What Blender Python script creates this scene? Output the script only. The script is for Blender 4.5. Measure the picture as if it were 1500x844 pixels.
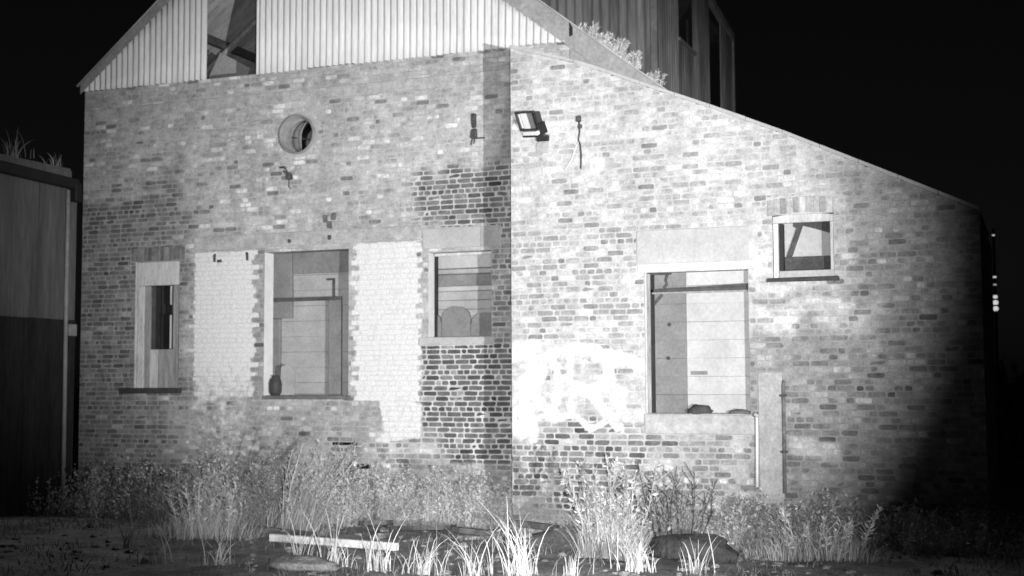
import bpy, math, random
from mathutils import Vector, Matrix, noise

for o in list(bpy.data.objects):
    bpy.data.objects.remove(o, do_unlink=True)
SC = bpy.context.scene
COL = SC.collection

# ------------------------------------------------------------------ camera
cam_d = bpy.data.cameras.new('camera')
cam_d.sensor_width = 36.0
cam_d.lens = 1926.6 / 1500 * 36
cam_d.dof.use_dof = True          # cheap camera, focus a little short of the wall
cam_d.dof.focus_distance = 10.5
cam_d.dof.aperture_fstop = 2.4
cam_d.clip_start = 0.1
cam_d.clip_end = 2000
cam = bpy.data.objects.new('camera', cam_d)
COL.objects.link(cam)
cR = Vector((0.92798528, 0.3725895, -0.00451494))
cU = Vector((0.03046537, -0.06379078, 0.99749817))
cF = Vector((-0.37136934, 0.92580117, 0.07054798))
CP = Vector((6.673, -16.611, 1.961))
cam.matrix_world = Matrix(((cR.x, cU.x, -cF.x, CP.x), (cR.y, cU.y, -cF.y, CP.y),
                           (cR.z, cU.z, -cF.z, CP.z), (0, 0, 0, 1)))
SC.camera = cam

# ------------------------------------------------------------------ night sky
W = bpy.data.worlds.new('World')
SC.world = W
W.use_nodes = True
wn = W.node_tree
sky = wn.nodes.new('ShaderNodeTexSky')
sky.sky_type = 'NISHITA'
sky.sun_disc = False
sky.sun_elevation = math.radians(8)
sky.sun_rotation = math.radians(150)
bw = wn.nodes.new('ShaderNodeRGBToBW')          # infra-red camera: no colour
wn.links.new(sky.outputs[0], bw.inputs[0])
bgn = wn.nodes['Background']
wn.links.new(bw.outputs[0], bgn.inputs[0])
bgn.inputs[1].default_value = 0.0008

# ------------------------------------------------------------------ the two infra-red lamps of the photographer
def spot(name, loc, target, watts, size, blend, radius):
    l = bpy.data.lights.new(name, 'SPOT')
    l.energy = watts
    l.spot_size = math.radians(size)
    l.spot_blend = blend
    l.shadow_soft_size = radius
    o = bpy.data.objects.new(name, l)
    COL.objects.link(o)
    o.location = loc
    o.rotation_euler = (Vector(target) - Vector(loc)).to_track_quat('-Z', 'Y').to_euler()
    return o
spot('hand_torch', (12.0, -16.5, 1.15), (-1.5, 1.37, 4.1), 17500, 34.5, 0.8, 0.04)
spot('camera_lamp', (6.75, -16.5, 2.08), (-0.6, 1.0, 3.5), 13500, 39.5, 0.9, 0.02)

SC.view_settings.view_transform = 'Standard'
SC.view_settings.look = 'None'
SC.view_settings.exposure = 0.0
SC.view_settings.gamma = 1.0
SC.view_settings.use_curve_mapping = False

rnd = random.Random(7)
D = 1.37            # the gabled front stands this far behind the lean-to front

# ------------------------------------------------------------------ materials (infra-red: all neutral grey)
MATS = {}
def mat(name, base, rough=0.9, paintv=0.66, var=0.3, scale=3.0, fine=40.0, bump=0.15, stretch=(1, 1, 1), attr=None,
        metal=0.0, spec=0.25, bdist=0.01, paint=False):
    if name in MATS:
        return MATS[name]
    m = bpy.data.materials.new(name)
    m.use_nodes = True
    nt = m.node_tree
    N, L = nt.nodes, nt.links
    b = N['Principled BSDF']
    b.inputs['Roughness'].default_value = rough
    b.inputs['Metallic'].default_value = metal
    b.inputs['Specular IOR Level'].default_value = spec
    geo = N.new('ShaderNodeNewGeometry')
    mp = N.new('ShaderNodeMapping')
    mp.inputs['Scale'].default_value = stretch
    L.new(geo.outputs['Position'], mp.inputs['Vector'])
    n1 = N.new('ShaderNodeTexNoise'); n1.inputs['Scale'].default_value = scale
    n1.inputs['Detail'].default_value = 6; n1.inputs['Roughness'].default_value = 0.65
    n2 = N.new('ShaderNodeTexNoise'); n2.inputs['Scale'].default_value = fine
    n2.inputs['Detail'].default_value = 4
    L.new(mp.outputs[0], n1.inputs['Vector']); L.new(mp.outputs[0], n2.inputs['Vector'])
    mr1 = N.new('ShaderNodeMapRange')
    mr1.inputs['From Min'].default_value = 0.3; mr1.inputs['From Max'].default_value = 0.7
    mr1.inputs['To Min'].default_value = 1 - var; mr1.inputs['To Max'].default_value = 1 + var
    L.new(n1.outputs[0], mr1.inputs[0])
    mr2 = N.new('ShaderNodeMapRange')
    mr2.inputs['From Min'].default_value = 0.3; mr2.inputs['From Max'].default_value = 0.7
    mr2.inputs['To Min'].default_value = 1 - var * 0.6; mr2.inputs['To Max'].default_value = 1 + var * 0.6
    L.new(n2.outputs[0], mr2.inputs[0])
    mul = N.new('ShaderNodeMath'); mul.operation = 'MULTIPLY'
    L.new(mr1.outputs[0], mul.inputs[0]); L.new(mr2.outputs[0], mul.inputs[1])
    mul2 = N.new('ShaderNodeMath'); mul2.operation = 'MULTIPLY'; mul2.use_clamp = True
    L.new(mul.outputs[0], mul2.inputs[0])
    if attr:
        at = N.new('ShaderNodeAttribute'); at.attribute_name = attr
        L.new(at.outputs['Fac'], mul2.inputs[1])
    else:
        mul2.inputs[1].default_value = base
    out = mul2.outputs[0]
    if paint:        # grime: broad stains running down the masonry
        n4 = N.new('ShaderNodeTexNoise'); n4.inputs['Scale'].default_value = 1.3
        n4.inputs['Detail'].default_value = 8; n4.inputs['Roughness'].default_value = 0.72
        mp4 = N.new('ShaderNodeMapping'); mp4.inputs['Scale'].default_value = (1.6, 1.6, 0.8)
        L.new(geo.outputs['Position'], mp4.inputs['Vector']); L.new(mp4.outputs[0], n4.inputs['Vector'])
        mr4 = N.new('ShaderNodeMapRange')
        mr4.inputs['From Min'].default_value = 0.32; mr4.inputs['From Max'].default_value = 0.68
        mr4.inputs['To Min'].default_value = 0.82; mr4.inputs['To Max'].default_value = 1.14
        L.new(n4.outputs[0], mr4.inputs[0])
        mu4 = N.new('ShaderNodeMath'); mu4.operation = 'MULTIPLY'
        L.new(out, mu4.inputs[0]); L.new(mr4.outputs[0], mu4.inputs[1])
        out = mu4.outputs[0]
    if paint:        # flaking white paint laid over the masonry
        ap = N.new('ShaderNodeAttribute'); ap.attribute_name = 'paint'
        n3 = N.new('ShaderNodeTexNoise'); n3.inputs['Scale'].default_value = 8
        n3.inputs['Detail'].default_value = 5
        L.new(geo.outputs['Position'], n3.inputs['Vector'])
        ad = N.new('ShaderNodeMath'); ad.operation = 'ADD'
        L.new(ap.outputs['Fac'], ad.inputs[0]); L.new(n3.outputs[0], ad.inputs[1])
        st = N.new('ShaderNodeMapRange'); st.interpolation_type = 'SMOOTHSTEP'
        st.inputs['From Min'].default_value = 0.76; st.inputs['From Max'].default_value = 1.14
        L.new(ad.outputs[0], st.inputs[0])
        pc = N.new('ShaderNodeMath'); pc.operation = 'MULTIPLY'
        pc.inputs[1].default_value = paintv
        L.new(mr2.outputs[0], pc.inputs[0])
        mx = N.new('ShaderNodeMix'); mx.data_type = 'FLOAT'
        L.new(st.outputs[0], mx.inputs[0]); L.new(out, mx.inputs[2]); L.new(pc.outputs[0], mx.inputs[3])
        cl = N.new('ShaderNodeMath'); cl.operation = 'MINIMUM'; cl.inputs[1].default_value = 0.74
        L.new(mx.outputs[0], cl.inputs[0])
        out = cl.outputs[0]
    cmb = N.new('ShaderNodeCombineColor')
    for i in range(3):
        L.new(out, cmb.inputs[i])
    L.new(cmb.outputs[0], b.inputs['Base Color'])
    if bump:
        bp = N.new('ShaderNodeBump')
        bp.inputs['Strength'].default_value = min(1, bump * 3)
        bp.inputs['Distance'].default_value = bdist
        L.new(n2.outputs[0], bp.inputs['Height'])
        L.new(bp.outputs[0], b.inputs['Normal'])
    MATS[name] = m
    return m

M_BRICK = mat('brick', 0, var=0.34, scale=7, fine=38, attr='tone', bump=0.25, bdist=0.006, paint=True)
M_MORTAR = mat('mortar', 0, paintv=0.58, var=0.26, scale=6, fine=60, attr='tone', bump=0.25, bdist=0.006, paint=True)
M_CONC = mat('concrete', 0.34, var=0.22, scale=2.5, fine=35)
M_BEAM = mat('weathered_beam', 0.37, var=0.32, scale=5, fine=30)
M_CONC_PALE = mat('pale_concrete', 0.40, var=0.16, scale=2.5, fine=30)
M_RENDER = mat('cement_render', 0.36, var=0.25, scale=4, fine=30)
M_DARKCONC = mat('dark_stained_concrete', 0.13, var=0.3, scale=3, fine=25)
M_WHITE = mat('white_paint', 0.74, var=0.1, scale=6, fine=40, rough=0.6)
M_OFFWHITE = mat('weathered_white_timber', 0.5, var=0.25, scale=5, fine=30, stretch=(3, 3, 0.6))
M_TIMBER = mat('grey_timber', 0.27, var=0.35, scale=4, fine=30, stretch=(4, 4, 0.5))
M_DKTIMBER = mat('dark_timber', 0.07, var=0.35, scale=4, fine=30)
M_SLATE = mat('dark_slate', 0.05, var=0.3, scale=6, fine=30, rough=0.7)
M_PANEL = mat('block_wall', 0.33, var=0.16, scale=3, fine=25)
M_PANELW = mat('pale_block_wall', 0.42, var=0.14, scale=3, fine=25)
M_PIER = mat('dark_block_pier', 0.19, var=0.2, scale=3, fine=25)
M_SHEET = mat('corrugated_sheet', 0.6, var=0.14, scale=2.2, fine=18, stretch=(3, 3, 0.35), rough=0.8, bump=0.06)
M_ROOF = mat('roof_sheet', 0.42, var=0.3, scale=2, fine=14, stretch=(1, 4, 1), rough=0.85, bump=0.06)
M_FLASH = mat('sheet_flashing', 0.3, var=0.2, scale=2.5, fine=20, rough=0.75)
M_TOWER = mat('rusted_cladding', 0.13, var=0.45, scale=1.3, fine=9, stretch=(2.5, 2.5, 0.22), rough=0.9)
M_TOWERTRIM = mat('tower_trim', 0.12, var=0.25, scale=2, fine=9)
M_SHED = mat('shed_wall', 0.14, var=0.3, scale=1.4, fine=10, stretch=(2.5, 2.5, 0.3))
M_SHED_LOW = mat('dark_lower_boards', 0.03, var=0.4, scale=1.5, fine=12, stretch=(2.5, 2.5, 0.3))
M_BLACK = mat('black_metal_and_gaps', 0.02, var=0.3, rough=0.6)
M_DKMETAL = mat('dark_metal', 0.05, var=0.3, rough=0.6)
M_RUST = mat('rusty_iron', 0.07, var=0.5, scale=20, fine=80)
M_PIPE = mat('old_iron_pipe', 0.16, var=0.4, scale=9)
M_ZINC = mat('galvanised_metal', 0.27, var=0.2, scale=5, fine=30, rough=0.5, metal=0.0, spec=0.5)
M_ZINCD = mat('dull_duct_metal', 0.22, var=0.3, scale=5, fine=30, rough=0.6)
M_REFL = mat('lamp_reflector', 0.85, var=0.05, rough=0.35, spec=0.6)
M_GREYGLASS = mat('dusty_glass', 0.2, var=0.25, scale=12, rough=0.25, spec=0.6, bump=0)
M_CABLE = mat('cable_sheath', 0.06, var=0.2)
M_CABLEW = mat('pale_cable', 0.75, var=0.1)
M_PLANK = mat('bare_plank', 0.84, var=0.2, scale=5, fine=40, stretch=(0.5, 4, 4))
M_EARTH = mat('earth', 0.33, var=0.55, scale=1.6, fine=22, bump=0.3, bdist=0.03)
M_STONE = mat('dark_stone', 0.07, var=0.4, scale=5, fine=30, bump=0.3, bdist=0.02)
M_STONEP = mat('pale_stone', 0.33, var=0.4, scale=6, fine=30, bump=0.3, bdist=0.02)
M_LEAF = mat('weed_leaf', 0, attr='tone', var=0.3, scale=2.5, fine=30, bump=0, rough=0.8)
M_GRASS = mat('dry_grass', 0, attr='tone', var=0.15, scale=4, fine=30, bump=0, rough=0.8)
M_DARKIN = mat('dark_interior', 0.03, var=0.3)

m = bpy.data.materials.new('lamp_glow'); m.use_nodes = True
m.node_tree.nodes['Principled BSDF'].inputs['Emission Color'].default_value = (1, 1, 1, 1)
m.node_tree.nodes['Principled BSDF'].inputs['Emission Strength'].default_value = 0.6
M_GLOW = m

# ------------------------------------------------------------------ mesh helpers
class MB:
    def __init__(s):
        s.v = []; s.f = []; s.t = []; s.p = []
    def add(s, verts, faces, tone=0.3, paint=0.0):
        o = len(s.v)
        s.v += [tuple(q) for q in verts]
        s.f += [tuple(i + o for i in q) for q in faces]
        n = len(verts)
        s.t += list(tone) if isinstance(tone, (list, tuple)) else [tone] * n
        s.p += list(paint) if isinstance(paint, (list, tuple)) else [paint] * n
    def box(s, x0, x1, y0, y1, z0, z1, mtx=None, tone=0.3, bev=0.0, jit=0.0, r=rnd):
        if bev <= 0:
            vs = [Vector((x, y, z)) for x in (x0, x1) for y in (y0, y1) for z in (z0, z1)]
            fs = [(0, 1, 3, 2), (4, 6, 7, 5), (0, 4, 5, 1), (2, 3, 7, 6), (0, 2, 6, 4), (1, 5, 7, 3)]
        else:
            b = min(bev, (x1 - x0) / 3, (y1 - y0) / 3, (z1 - z0) / 3)
            vs = []; idx = {}
            for i, (x, sx) in enumerate(((x0, 1), (x1, -1))):
                for j, (y, sy) in enumerate(((y0, 1), (y1, -1))):
                    for k, (z, sz) in enumerate(((z0, 1), (z1, -1))):
                        jx = Vector((r.uniform(-jit, jit), r.uniform(-jit, jit), r.uniform(-jit, jit)))
                        for a in range(3):
                            q = Vector((x, y, z))
                            for c in range(3):
                                if c != a:
                                    q[c] += b * (sx, sy, sz)[c]
                            idx[(i, j, k, a)] = len(vs)
                            vs.append(q + jx)
            fs = []
            for a in range(3):
                u, w = [c for c in range(3) if c != a]
                for e in (0, 1):
                    ring = []
                    for (p, q) in ((0, 0), (1, 0), (1, 1), (0, 1)):
                        key = [0, 0, 0]; key[a] = e; key[u] = p; key[w] = q
                        ring.append(idx[(key[0], key[1], key[2], a)])
                    fs.append(tuple(ring))
            for a in range(3):       # edge chamfers along axis a
                u, w = [c for c in range(3) if c != a]
                for p in (0, 1):
                    for q in (0, 1):
                        k0 = [0, 0, 0]; k0[u] = p; k0[w] = q; k1 = list(k0); k1[a] = 1
                        fs.append((idx[(*k0, u)], idx[(*k1, u)], idx[(*k1, w)], idx[(*k0, w)]))
            for i in (0, 1):
                for j in (0, 1):
                    for k in (0, 1):
                        fs.append((idx[(i, j, k, 0)], idx[(i, j, k, 1)], idx[(i, j, k, 2)]))
        if mtx:
            vs = [mtx @ q for q in vs]
        s.add(vs, fs, tone)
        return s
    def tube(s, pts, rad, n=8, tone=0.3, cap=True):
        pts = [Vector(p) for p in pts]
        if not isinstance(rad, (list, tuple)):
            rad = [rad] * len(pts)
        vs = []; fs = []
        for i, p in enumerate(pts):
            a = pts[max(0, i - 1)]; b = pts[min(len(pts) - 1, i + 1)]
            t = (b - a).normalized()
            u = t.cross(Vector((0.3, 0.1, 1)) if abs(t.z) < 0.9 else Vector((0, 1, 0))).normalized()
            w = t.cross(u)
            for k in range(n):
                an = 2 * math.pi * k / n
                vs.append(p + (u * math.cos(an) + w * math.sin(an)) * rad[i])
        for i in range(len(pts) - 1):
            for k in range(n):
                fs.append((i * n + k, i * n + (k + 1) % n, (i + 1) * n + (k + 1) % n, (i + 1) * n + k))
        if cap:
            fs.append(tuple(range(n))[::-1]); fs.append(tuple((len(pts) - 1) * n + k for k in range(n)))
        s.add(vs, fs, tone)
        return s
    def poly(s, pts2, y0, y1, tone=0.3, axis='y'):
        n = len(pts2)
        def P(a, b, y):
            return (a, y, b) if axis == 'y' else (y, a, b)
        vs = [P(a, b, y0) for a, b in pts2] + [P(a, b, y1) for a, b in pts2]
        fs = [tuple(range(n)), tuple(range(n, 2 * n))[::-1]]
        fs += [(i, (i + 1) % n, n + (i + 1) % n, n + i) for i in range(n)]
        s.add(vs, fs, tone)
        return s
    def mesh(s, name, material):
        me = bpy.data.meshes.new(name)
        me.from_pydata(s.v, [], s.f)
        a = me.attributes.new('tone', 'FLOAT', 'POINT'); a.data.foreach_set('value', s.t)
        a = me.attributes.new('paint', 'FLOAT', 'POINT'); a.data.foreach_set('value', s.p)
        me.materials.append(material)
        return me
    def build(s, name, material, parent=None, smooth=False, kind=None):
        me = s.mesh(name, material)
        if smooth:
            me.polygons.foreach_set('use_smooth', [True] * len(me.polygons))
        o = bpy.data.objects.new(name, me)
        COL.objects.link(o)
        if parent:
            o.parent = parent
            o.matrix_parent_inverse = parent.matrix_basis.inverted()
        if kind:
            o['kind'] = kind
        return o

def thing(name, label, cat, loc=(0, 0, 0), group=None):
    o = bpy.data.objects.new(name, None)
    o.empty_display_size = 0.2
    COL.objects.link(o)
    o.location = loc
    tag(o, label, cat, group)
    return o
GROUPS = {'grass_tuft': 'grass tufts in the yard', 'weed_clump': 'weed clumps in the yard', 'dead_stalks': 'dead stalks in the yard',
          'roof_weed': 'weeds on the right gable edge', 'roof_grass': 'grass on the shed roof', 'concrete_chunk': 'broken concrete by the wall foot',
          'stone': 'stones in the yard', 'debris_heap': 'debris on the large sill'}
def tag(o, label, cat, group=None, kind=None):
    o['label'] = label; o['category'] = cat
    group = group or GROUPS.get(o.name.split('.')[0])
    if o.name.startswith('debris_heap'): kind = 'thing'
    if group: o['group'] = group
    if kind: o['kind'] = kind
    return o
def bx(name, m_, parent, x0, x1, y0, y1, z0, z1, bev=0.004, jit=0.0, mtx=None):
    return MB().box(x0, x1, y0, y1, z0, z1, bev=bev, jit=jit, mtx=mtx).build(name, m_, parent)

def nz(x, y, s=0.0):
    return noise.noise(Vector((x, y, s)))
def sstep(a, b, x):
    t = max(0.0, min(1.0, (x - a) / (b - a))); return t * t * (3 - 2 * t)
def inr(x, z, x0, x1, z0, z1, soft=0.06, wob=0.0):
    """soft rectangle mask"""
    if wob:
        x = x + wob * nz(x * 1.7, z * 1.7, 3.1); z = z + wob * nz(x * 1.7, z * 1.7, 8.7)
    return (sstep(x0 - soft, x0 + soft, x) * (1 - sstep(x1 - soft, x1 + soft, x)) *
            sstep(z0 - soft, z0 + soft, z) * (1 - sstep(z1 - soft, z1 + soft, z)))
def lerp(a, b, t):
    return a + (b - a) * t

# ------------------------------------------------------------------ ground
def ground_z(x, y):
    z = -0.06 + 0.016 * max(0, -y) + 0.05 * nz(x * 0.5, y * 0.5) + 0.025 * nz(x * 2.1, y * 2.1, 4)
    z -= 0.12 * sstep(0.3, -1.2, x) * sstep(-1.5, 0.8, y)
    z += 0.17 * math.exp(-((x - 1.15) / 0.55) ** 2 - ((y + 0.75) / 0.4) ** 2)
    z += 0.10 * math.exp(-((x + 3.2) / 1.2) ** 2 - ((y + 1.6) / 0.5) ** 2)
    z -= 0.10 * math.exp(-((x + 0.9) / 1.5) ** 2 - ((y + 0.3) / 0.35) ** 2)
    return z
def axis_lines(lo, hi, step, far):
    a = [lo + i * step for i in range(int((hi - lo) / step) + 1)]
    g = step
    l = [a[0]]; r = [a[-1]]
    while l[-1] > -far:
        g *= 1.35; l.append(l[-1] - g)
    g = step
    while r[-1] < far:
        g *= 1.35; r.append(r[-1] + g)
    return l[:0:-1] + a + r[1:]
gx = axis_lines(-9, 10, 0.13, 400); gy = axis_lines(-7, 2.2, 0.11, 400)
g = MB()
g.add([(x, y, ground_z(x, y) if abs(x) < 40 and -40 < y < 30 else -0.05) for y in gy for x in gx],
      [(j * len(gx) + i, j * len(gx) + i + 1, (j + 1) * len(gx) + i + 1, (j + 1) * len(gx) + i)
       for j in range(len(gy) - 1) for i in range(len(gx) - 1)])
go = g.build('ground', M_EARTH, smooth=True)
tag(go, 'dark rough earth in front of the derelict brick building', 'ground', kind='structure')

# ------------------------------------------------------------------ brick walls
COURSE = 0.078
def brick_wall(parent, Y, x0, x1, z0, top, holes, covers, circles, tonefn, mortar_fn, hdr, seed, pick):
    """mortar sheet with real openings + a brick for every brick; the `pick` best ones become objects of their own"""
    r = random.Random(seed)
    # mortar sheet
    xs = set(); zs = set()
    n = int((x1 - x0) / 0.06)
    for i in range(n + 1): xs.add(round(x0 + (x1 - x0) * i / n, 4))
    ztop = max(top(x0), top(x1), top((x0 + x1) / 2))
    n = int((ztop - z0) / 0.04)
    for i in range(n + 1): zs.add(round(z0 + (ztop - z0) * i / n, 4))
    for (a, b, c, d) in holes:
        xs |= {a, b}; zs |= {c, d}
    xs = sorted(xs); zs = sorted(zs)
    mb = MB(); idx = {}
    def vid(i, j):
        x = xs[i]; z = min(zs[j], top(x) - 0.004)
        k = (i, j)
        if k not in idx:
            idx[k] = len(mb.v)
            t, p = mortar_fn(x, z)
            mb.v.append((x, Y + 0.003, z)); mb.t.append(t); mb.p.append(p)
        return idx[k]
    for i in range(len(xs) - 1):
        xm = (xs[i] + xs[i + 1]) / 2
        for j in range(len(zs) - 1):
            zm = (zs[j] + zs[j + 1]) / 2
            if zs[j] >= top(xm) - 0.004: continue
            if any(a < xm < b and c < zm < d for a, b, c, d in holes): continue
            if any((xm - a) ** 2 + (zm - b) ** 2 < c * c for a, b, c in circles): continue
            mb.f.append((vid(i, j), vid(i + 1, j), vid(i + 1, j + 1), vid(i, j + 1)))
    wall = mb.build('wall', M_MORTAR, parent)
    # bricks
    bricks = []
    row = 0; z = z0
    while z < ztop:
        za, zb = z + 0.0045, z + COURSE - 0.0045
        zm = z + COURSE / 2
        header = row % hdr == hdr - 1
        ln = 0.1135 if header else 0.2285
        x = x0 - (0.057 if header else (0.114 if row % 2 else 0.0)) + r.uniform(-0.01, 0.01)
        while x < x1:
            w = ln + r.gauss(0, 0.005)
            if not header and r.random() < 0.24: w = 0.1135 * r.uniform(0.8, 1.25)
            a, b = max(x0, x + 0.005), min(x1, x + w - 0.005)
            x += w
            if b - a < 0.02: continue
            segs = [(a, b, za, zb)]
            for (hx0, hx1, hz0, hz1) in holes + covers:
                out = []
                for (p, q, u, v) in segs:
                    if q <= hx0 or p >= hx1 or v <= hz0 or u >= hz1:
                        out.append((p, q, u, v)); continue
                    if p < hx0: out.append((p, hx0 - 0.002, u, v))
                    if q > hx1: out.append((hx1 + 0.002, q, u, v))
                    pp, qq = max(p, hx0), min(q, hx1)
                    if u < hz0: out.append((pp, qq, u, hz0 - 0.002))
                    if v > hz1: out.append((pp, qq, hz1 + 0.002, v))
                segs = out
            for (cx, cz, cr) in circles:
                out = []
                for (p, q, u, v) in segs:
                    dz = max(0, abs(zm - cz) - COURSE * 0.3)
                    if dz >= cr: out.append((p, q, u, v)); continue
                    h = math.sqrt(cr * cr - dz * dz)
                    if q <= cx - h or p >= cx + h: out.append((p, q, u, v)); continue
                    if p < cx - h: out.append((p, cx - h, u, v))
                    if q > cx + h: out.append((cx + h, q, u, v))
                segs = out
            bs = r.random(); bs2 = r.random()
            for (p, q, u, v) in segs:
                if q - p < 0.018 or v - u < 0.014: continue
                if u > min(top(p), top(q)) - 0.03: continue
                rel = r.choice((0.0, 0.001, 0.002, 0.003, 0.004, 0.006))
                if r.random() < 0.05: rel = -0.002
                nx = 4 if q - p > 0.12 else 2
                vs = []; ts = []; ps = []
                bevx = 0.004
                for jj in range(3):
                    for ii in range(nx + 1):
                        fx = ii / nx; fz = jj / 2
                        px = lerp(p, q, fx); pz = lerp(u, v, fz)
                        py = Y - rel
                        ex = ii in (0, nx); ez = jj in (0, 2)
                        if ex: px += (bevx if ii == 0 else -bevx) * r.uniform(0.5, 1.8)
                        if ez: pz += (0.003 if jj == 0 else -0.003) * r.uniform(0.3, 2.0)
                        if ex and ez:
                            k = r.uniform(0.002, 0.009) * (2 if r.random() < 0.12 else 1)
                            px += k if ii == 0 else -k; pz += (k if jj == 0 else -k) * 0.6
                        if ex or ez: py += 0.0015
                        py += 0.002 * nz(px * 8, pz * 8, seed)
                        pz += 0.010 * nz(px * 0.7, row * 0.13, seed)
                        pz = min(pz, top(px) - 0.006)
                        vs.append((px, py, pz))
                        t, pt = tonefn(px, pz, bs, bs2, row)
                        ts.append(t); ps.append(pt)
                W1 = nx + 1
                fs = [(jj * W1 + ii, jj * W1 + ii + 1, (jj + 1) * W1 + ii + 1, (jj + 1) * W1 + ii)
                      for jj in range(2) for ii in range(nx)]
                ring = list(range(W1)) + [2 * W1 - 1, 3 * W1 - 1] + list(range(3 * W1 - 2, 2 * W1 - 1, -1)) + [W1]
                o = len(vs)
                for k in ring:
                    qx, qy, qz = vs[k]
                    vs.append((qx, Y + 0.012, qz)); ts.append(ts[k]); ps.append(ps[k])
                m_ = len(ring)
                fs += [(ring[k], o + k, o + (k + 1) % m_, ring[(k + 1) % m_]) for k in range(m_)]
                bricks.append((vs, fs, ts, ps, (p + q) / 2, (u + v) / 2, q - p))
        z += COURSE; row += 1
    bricks.sort(key=pick, reverse=True)
    for k, bk in enumerate(bricks[:300]):
        q = MB(); q.add(*bk[:4]); q.build('brick', M_BRICK, wall)
    q = MB()
    for bk in bricks[300:]: q.add(*bk[:4])
    q.build('brickwork', M_BRICK, wall, kind='stuff')
    return wall

# ---- gabled front: what colour is which part of the masonry
GX0, GX1 = -8.43, 2.1
W0 = (-7.31, -6.43, 1.86, 3.97)
W1 = (-4.80, -3.28, 1.74, 4.03)
W2 = (-1.90, -0.87, 2.62, 3.91)
VENT = (-4.2, 5.89, 0.335)
def tooth(row, k, amt):
    return amt * ((row * 7 + k * 3) % 5 < 2) + amt * 0.5 * ((row + k) % 2)
def zone_left(x, z):
    """mean brick tone, brick spread, mortar tone, whitewash"""
    n = nz(x * 0.8, z * 0.8, 1.0)
    n2 = nz(x * 3.1, z * 4.5, 9.0)
    tone, spread, mort = 0.385 + 0.05 * n + 0.03 * n2, 0.045, 0.40 + 0.05 * n + 0.04 * n2
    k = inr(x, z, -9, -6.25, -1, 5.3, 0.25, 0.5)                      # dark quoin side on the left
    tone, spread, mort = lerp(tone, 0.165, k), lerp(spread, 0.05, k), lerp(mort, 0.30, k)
    k = inr(x, z, -8.3, -7.25, 4.9, 6.4, 0.12, 0.3)                   # limewash remains
    tone, mort = lerp(tone, 0.36, k), lerp(mort, 0.38, k)
    k = inr(x, z, -9, -5.3, 4.4, 6.5, 0.5, 0.4)
    tone = lerp(tone, tone * 0.92, k)
    k = inr(x, z, -3.3, -0.9, 4.4, 6.5, 0.3, 0.4)
    tone, mort = lerp(tone, 0.41, k), lerp(mort, 0.45, k)
    k = inr(x, z, -2.1, 0.4, 4.25, 5.15, 0.12, 0.45)                  # bare bricks by the corner
    tone, spread, mort = lerp(tone, 0.13, k), lerp(spread, 0.045, k), lerp(mort, 0.46, k)
    k = inr(x, z, -0.75, 0.4, 5.1, 6.6, 0.1, 0.3)  # shadow beside the lean-to corner put into the masonry tone
    tone, mort = lerp(tone, 0.22, k), lerp(mort, 0.3, k)
    k = inr(x, z, -2.02, 0.4, 0.75, 2.53, 0.03)                       # bare bricks under the small window
    tone, spread, mort = lerp(tone, 0.125, k), lerp(spread, 0.05, k), lerp(mort, 0.54, k)
    k = inr(x, z, -0.87, 0.4, 2.5, 4.25, 0.02)
    tone, spread, mort = lerp(tone, 0.2, k), lerp(spread, 0.07, k), lerp(mort, 0.42, k)
    k = inr(x, z, -5.05, -4.78, 1.7, 4.1, 0.02)
    tone, mort = lerp(tone, 0.27, k), lerp(mort, 0.34, k)
    k = inr(x, z, -6.6, -2.1, 0.5, 1.66, 0.12, 0.2)
    tone, mort, spread = lerp(tone, 0.30, k), lerp(mort, 0.34, k), lerp(spread, 0.06, k)
    k = inr(x, z, -2.8, -1.7, 0.55, 1.25, 0.2, 0.3)
    tone, spread, mort = lerp(tone, 0.36, k), lerp(spread, 0.14, k), lerp(mort, 0.5, k)
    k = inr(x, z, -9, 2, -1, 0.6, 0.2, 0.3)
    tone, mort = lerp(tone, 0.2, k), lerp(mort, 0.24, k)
    return tone, spread, mort
def wash_left(x, z, row):
    p = inr(x, z, -6.14, -5.03 + tooth(row, 1, 0.09), 1.72, 4.085, 0.012) * (0.78 - 0.3 * sstep(2.5, 1.7, z))
    p = max(p, inr(x, z, -3.22 + tooth(row, 0, 0.09), -2.0 - tooth(row, 2, 0.07), 1.66, 4.10, 0.012) * 0.86)
    p = max(p, inr(x, z, -2.72, -2.03, 1.08, 1.7, 0.05, 0.15) * 0.66)
    p = max(p, inr(x, z, -6.2, -5.0, 1.0, 1.75, 0.1, 0.3) * 0.36)
    p = max(p, inr(x, z, -1.98, -1.88, 2.62, 3.93, 0.01) * 0.1)
    return p
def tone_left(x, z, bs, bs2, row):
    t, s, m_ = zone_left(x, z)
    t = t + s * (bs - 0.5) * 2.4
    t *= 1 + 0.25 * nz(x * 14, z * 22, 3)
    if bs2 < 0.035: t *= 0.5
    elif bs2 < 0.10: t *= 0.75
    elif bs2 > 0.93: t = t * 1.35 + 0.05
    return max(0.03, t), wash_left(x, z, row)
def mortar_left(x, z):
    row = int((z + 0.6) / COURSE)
    return zone_left(x, z)[2] * 0.93, wash_left(x, z, row) * 0.95

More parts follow.
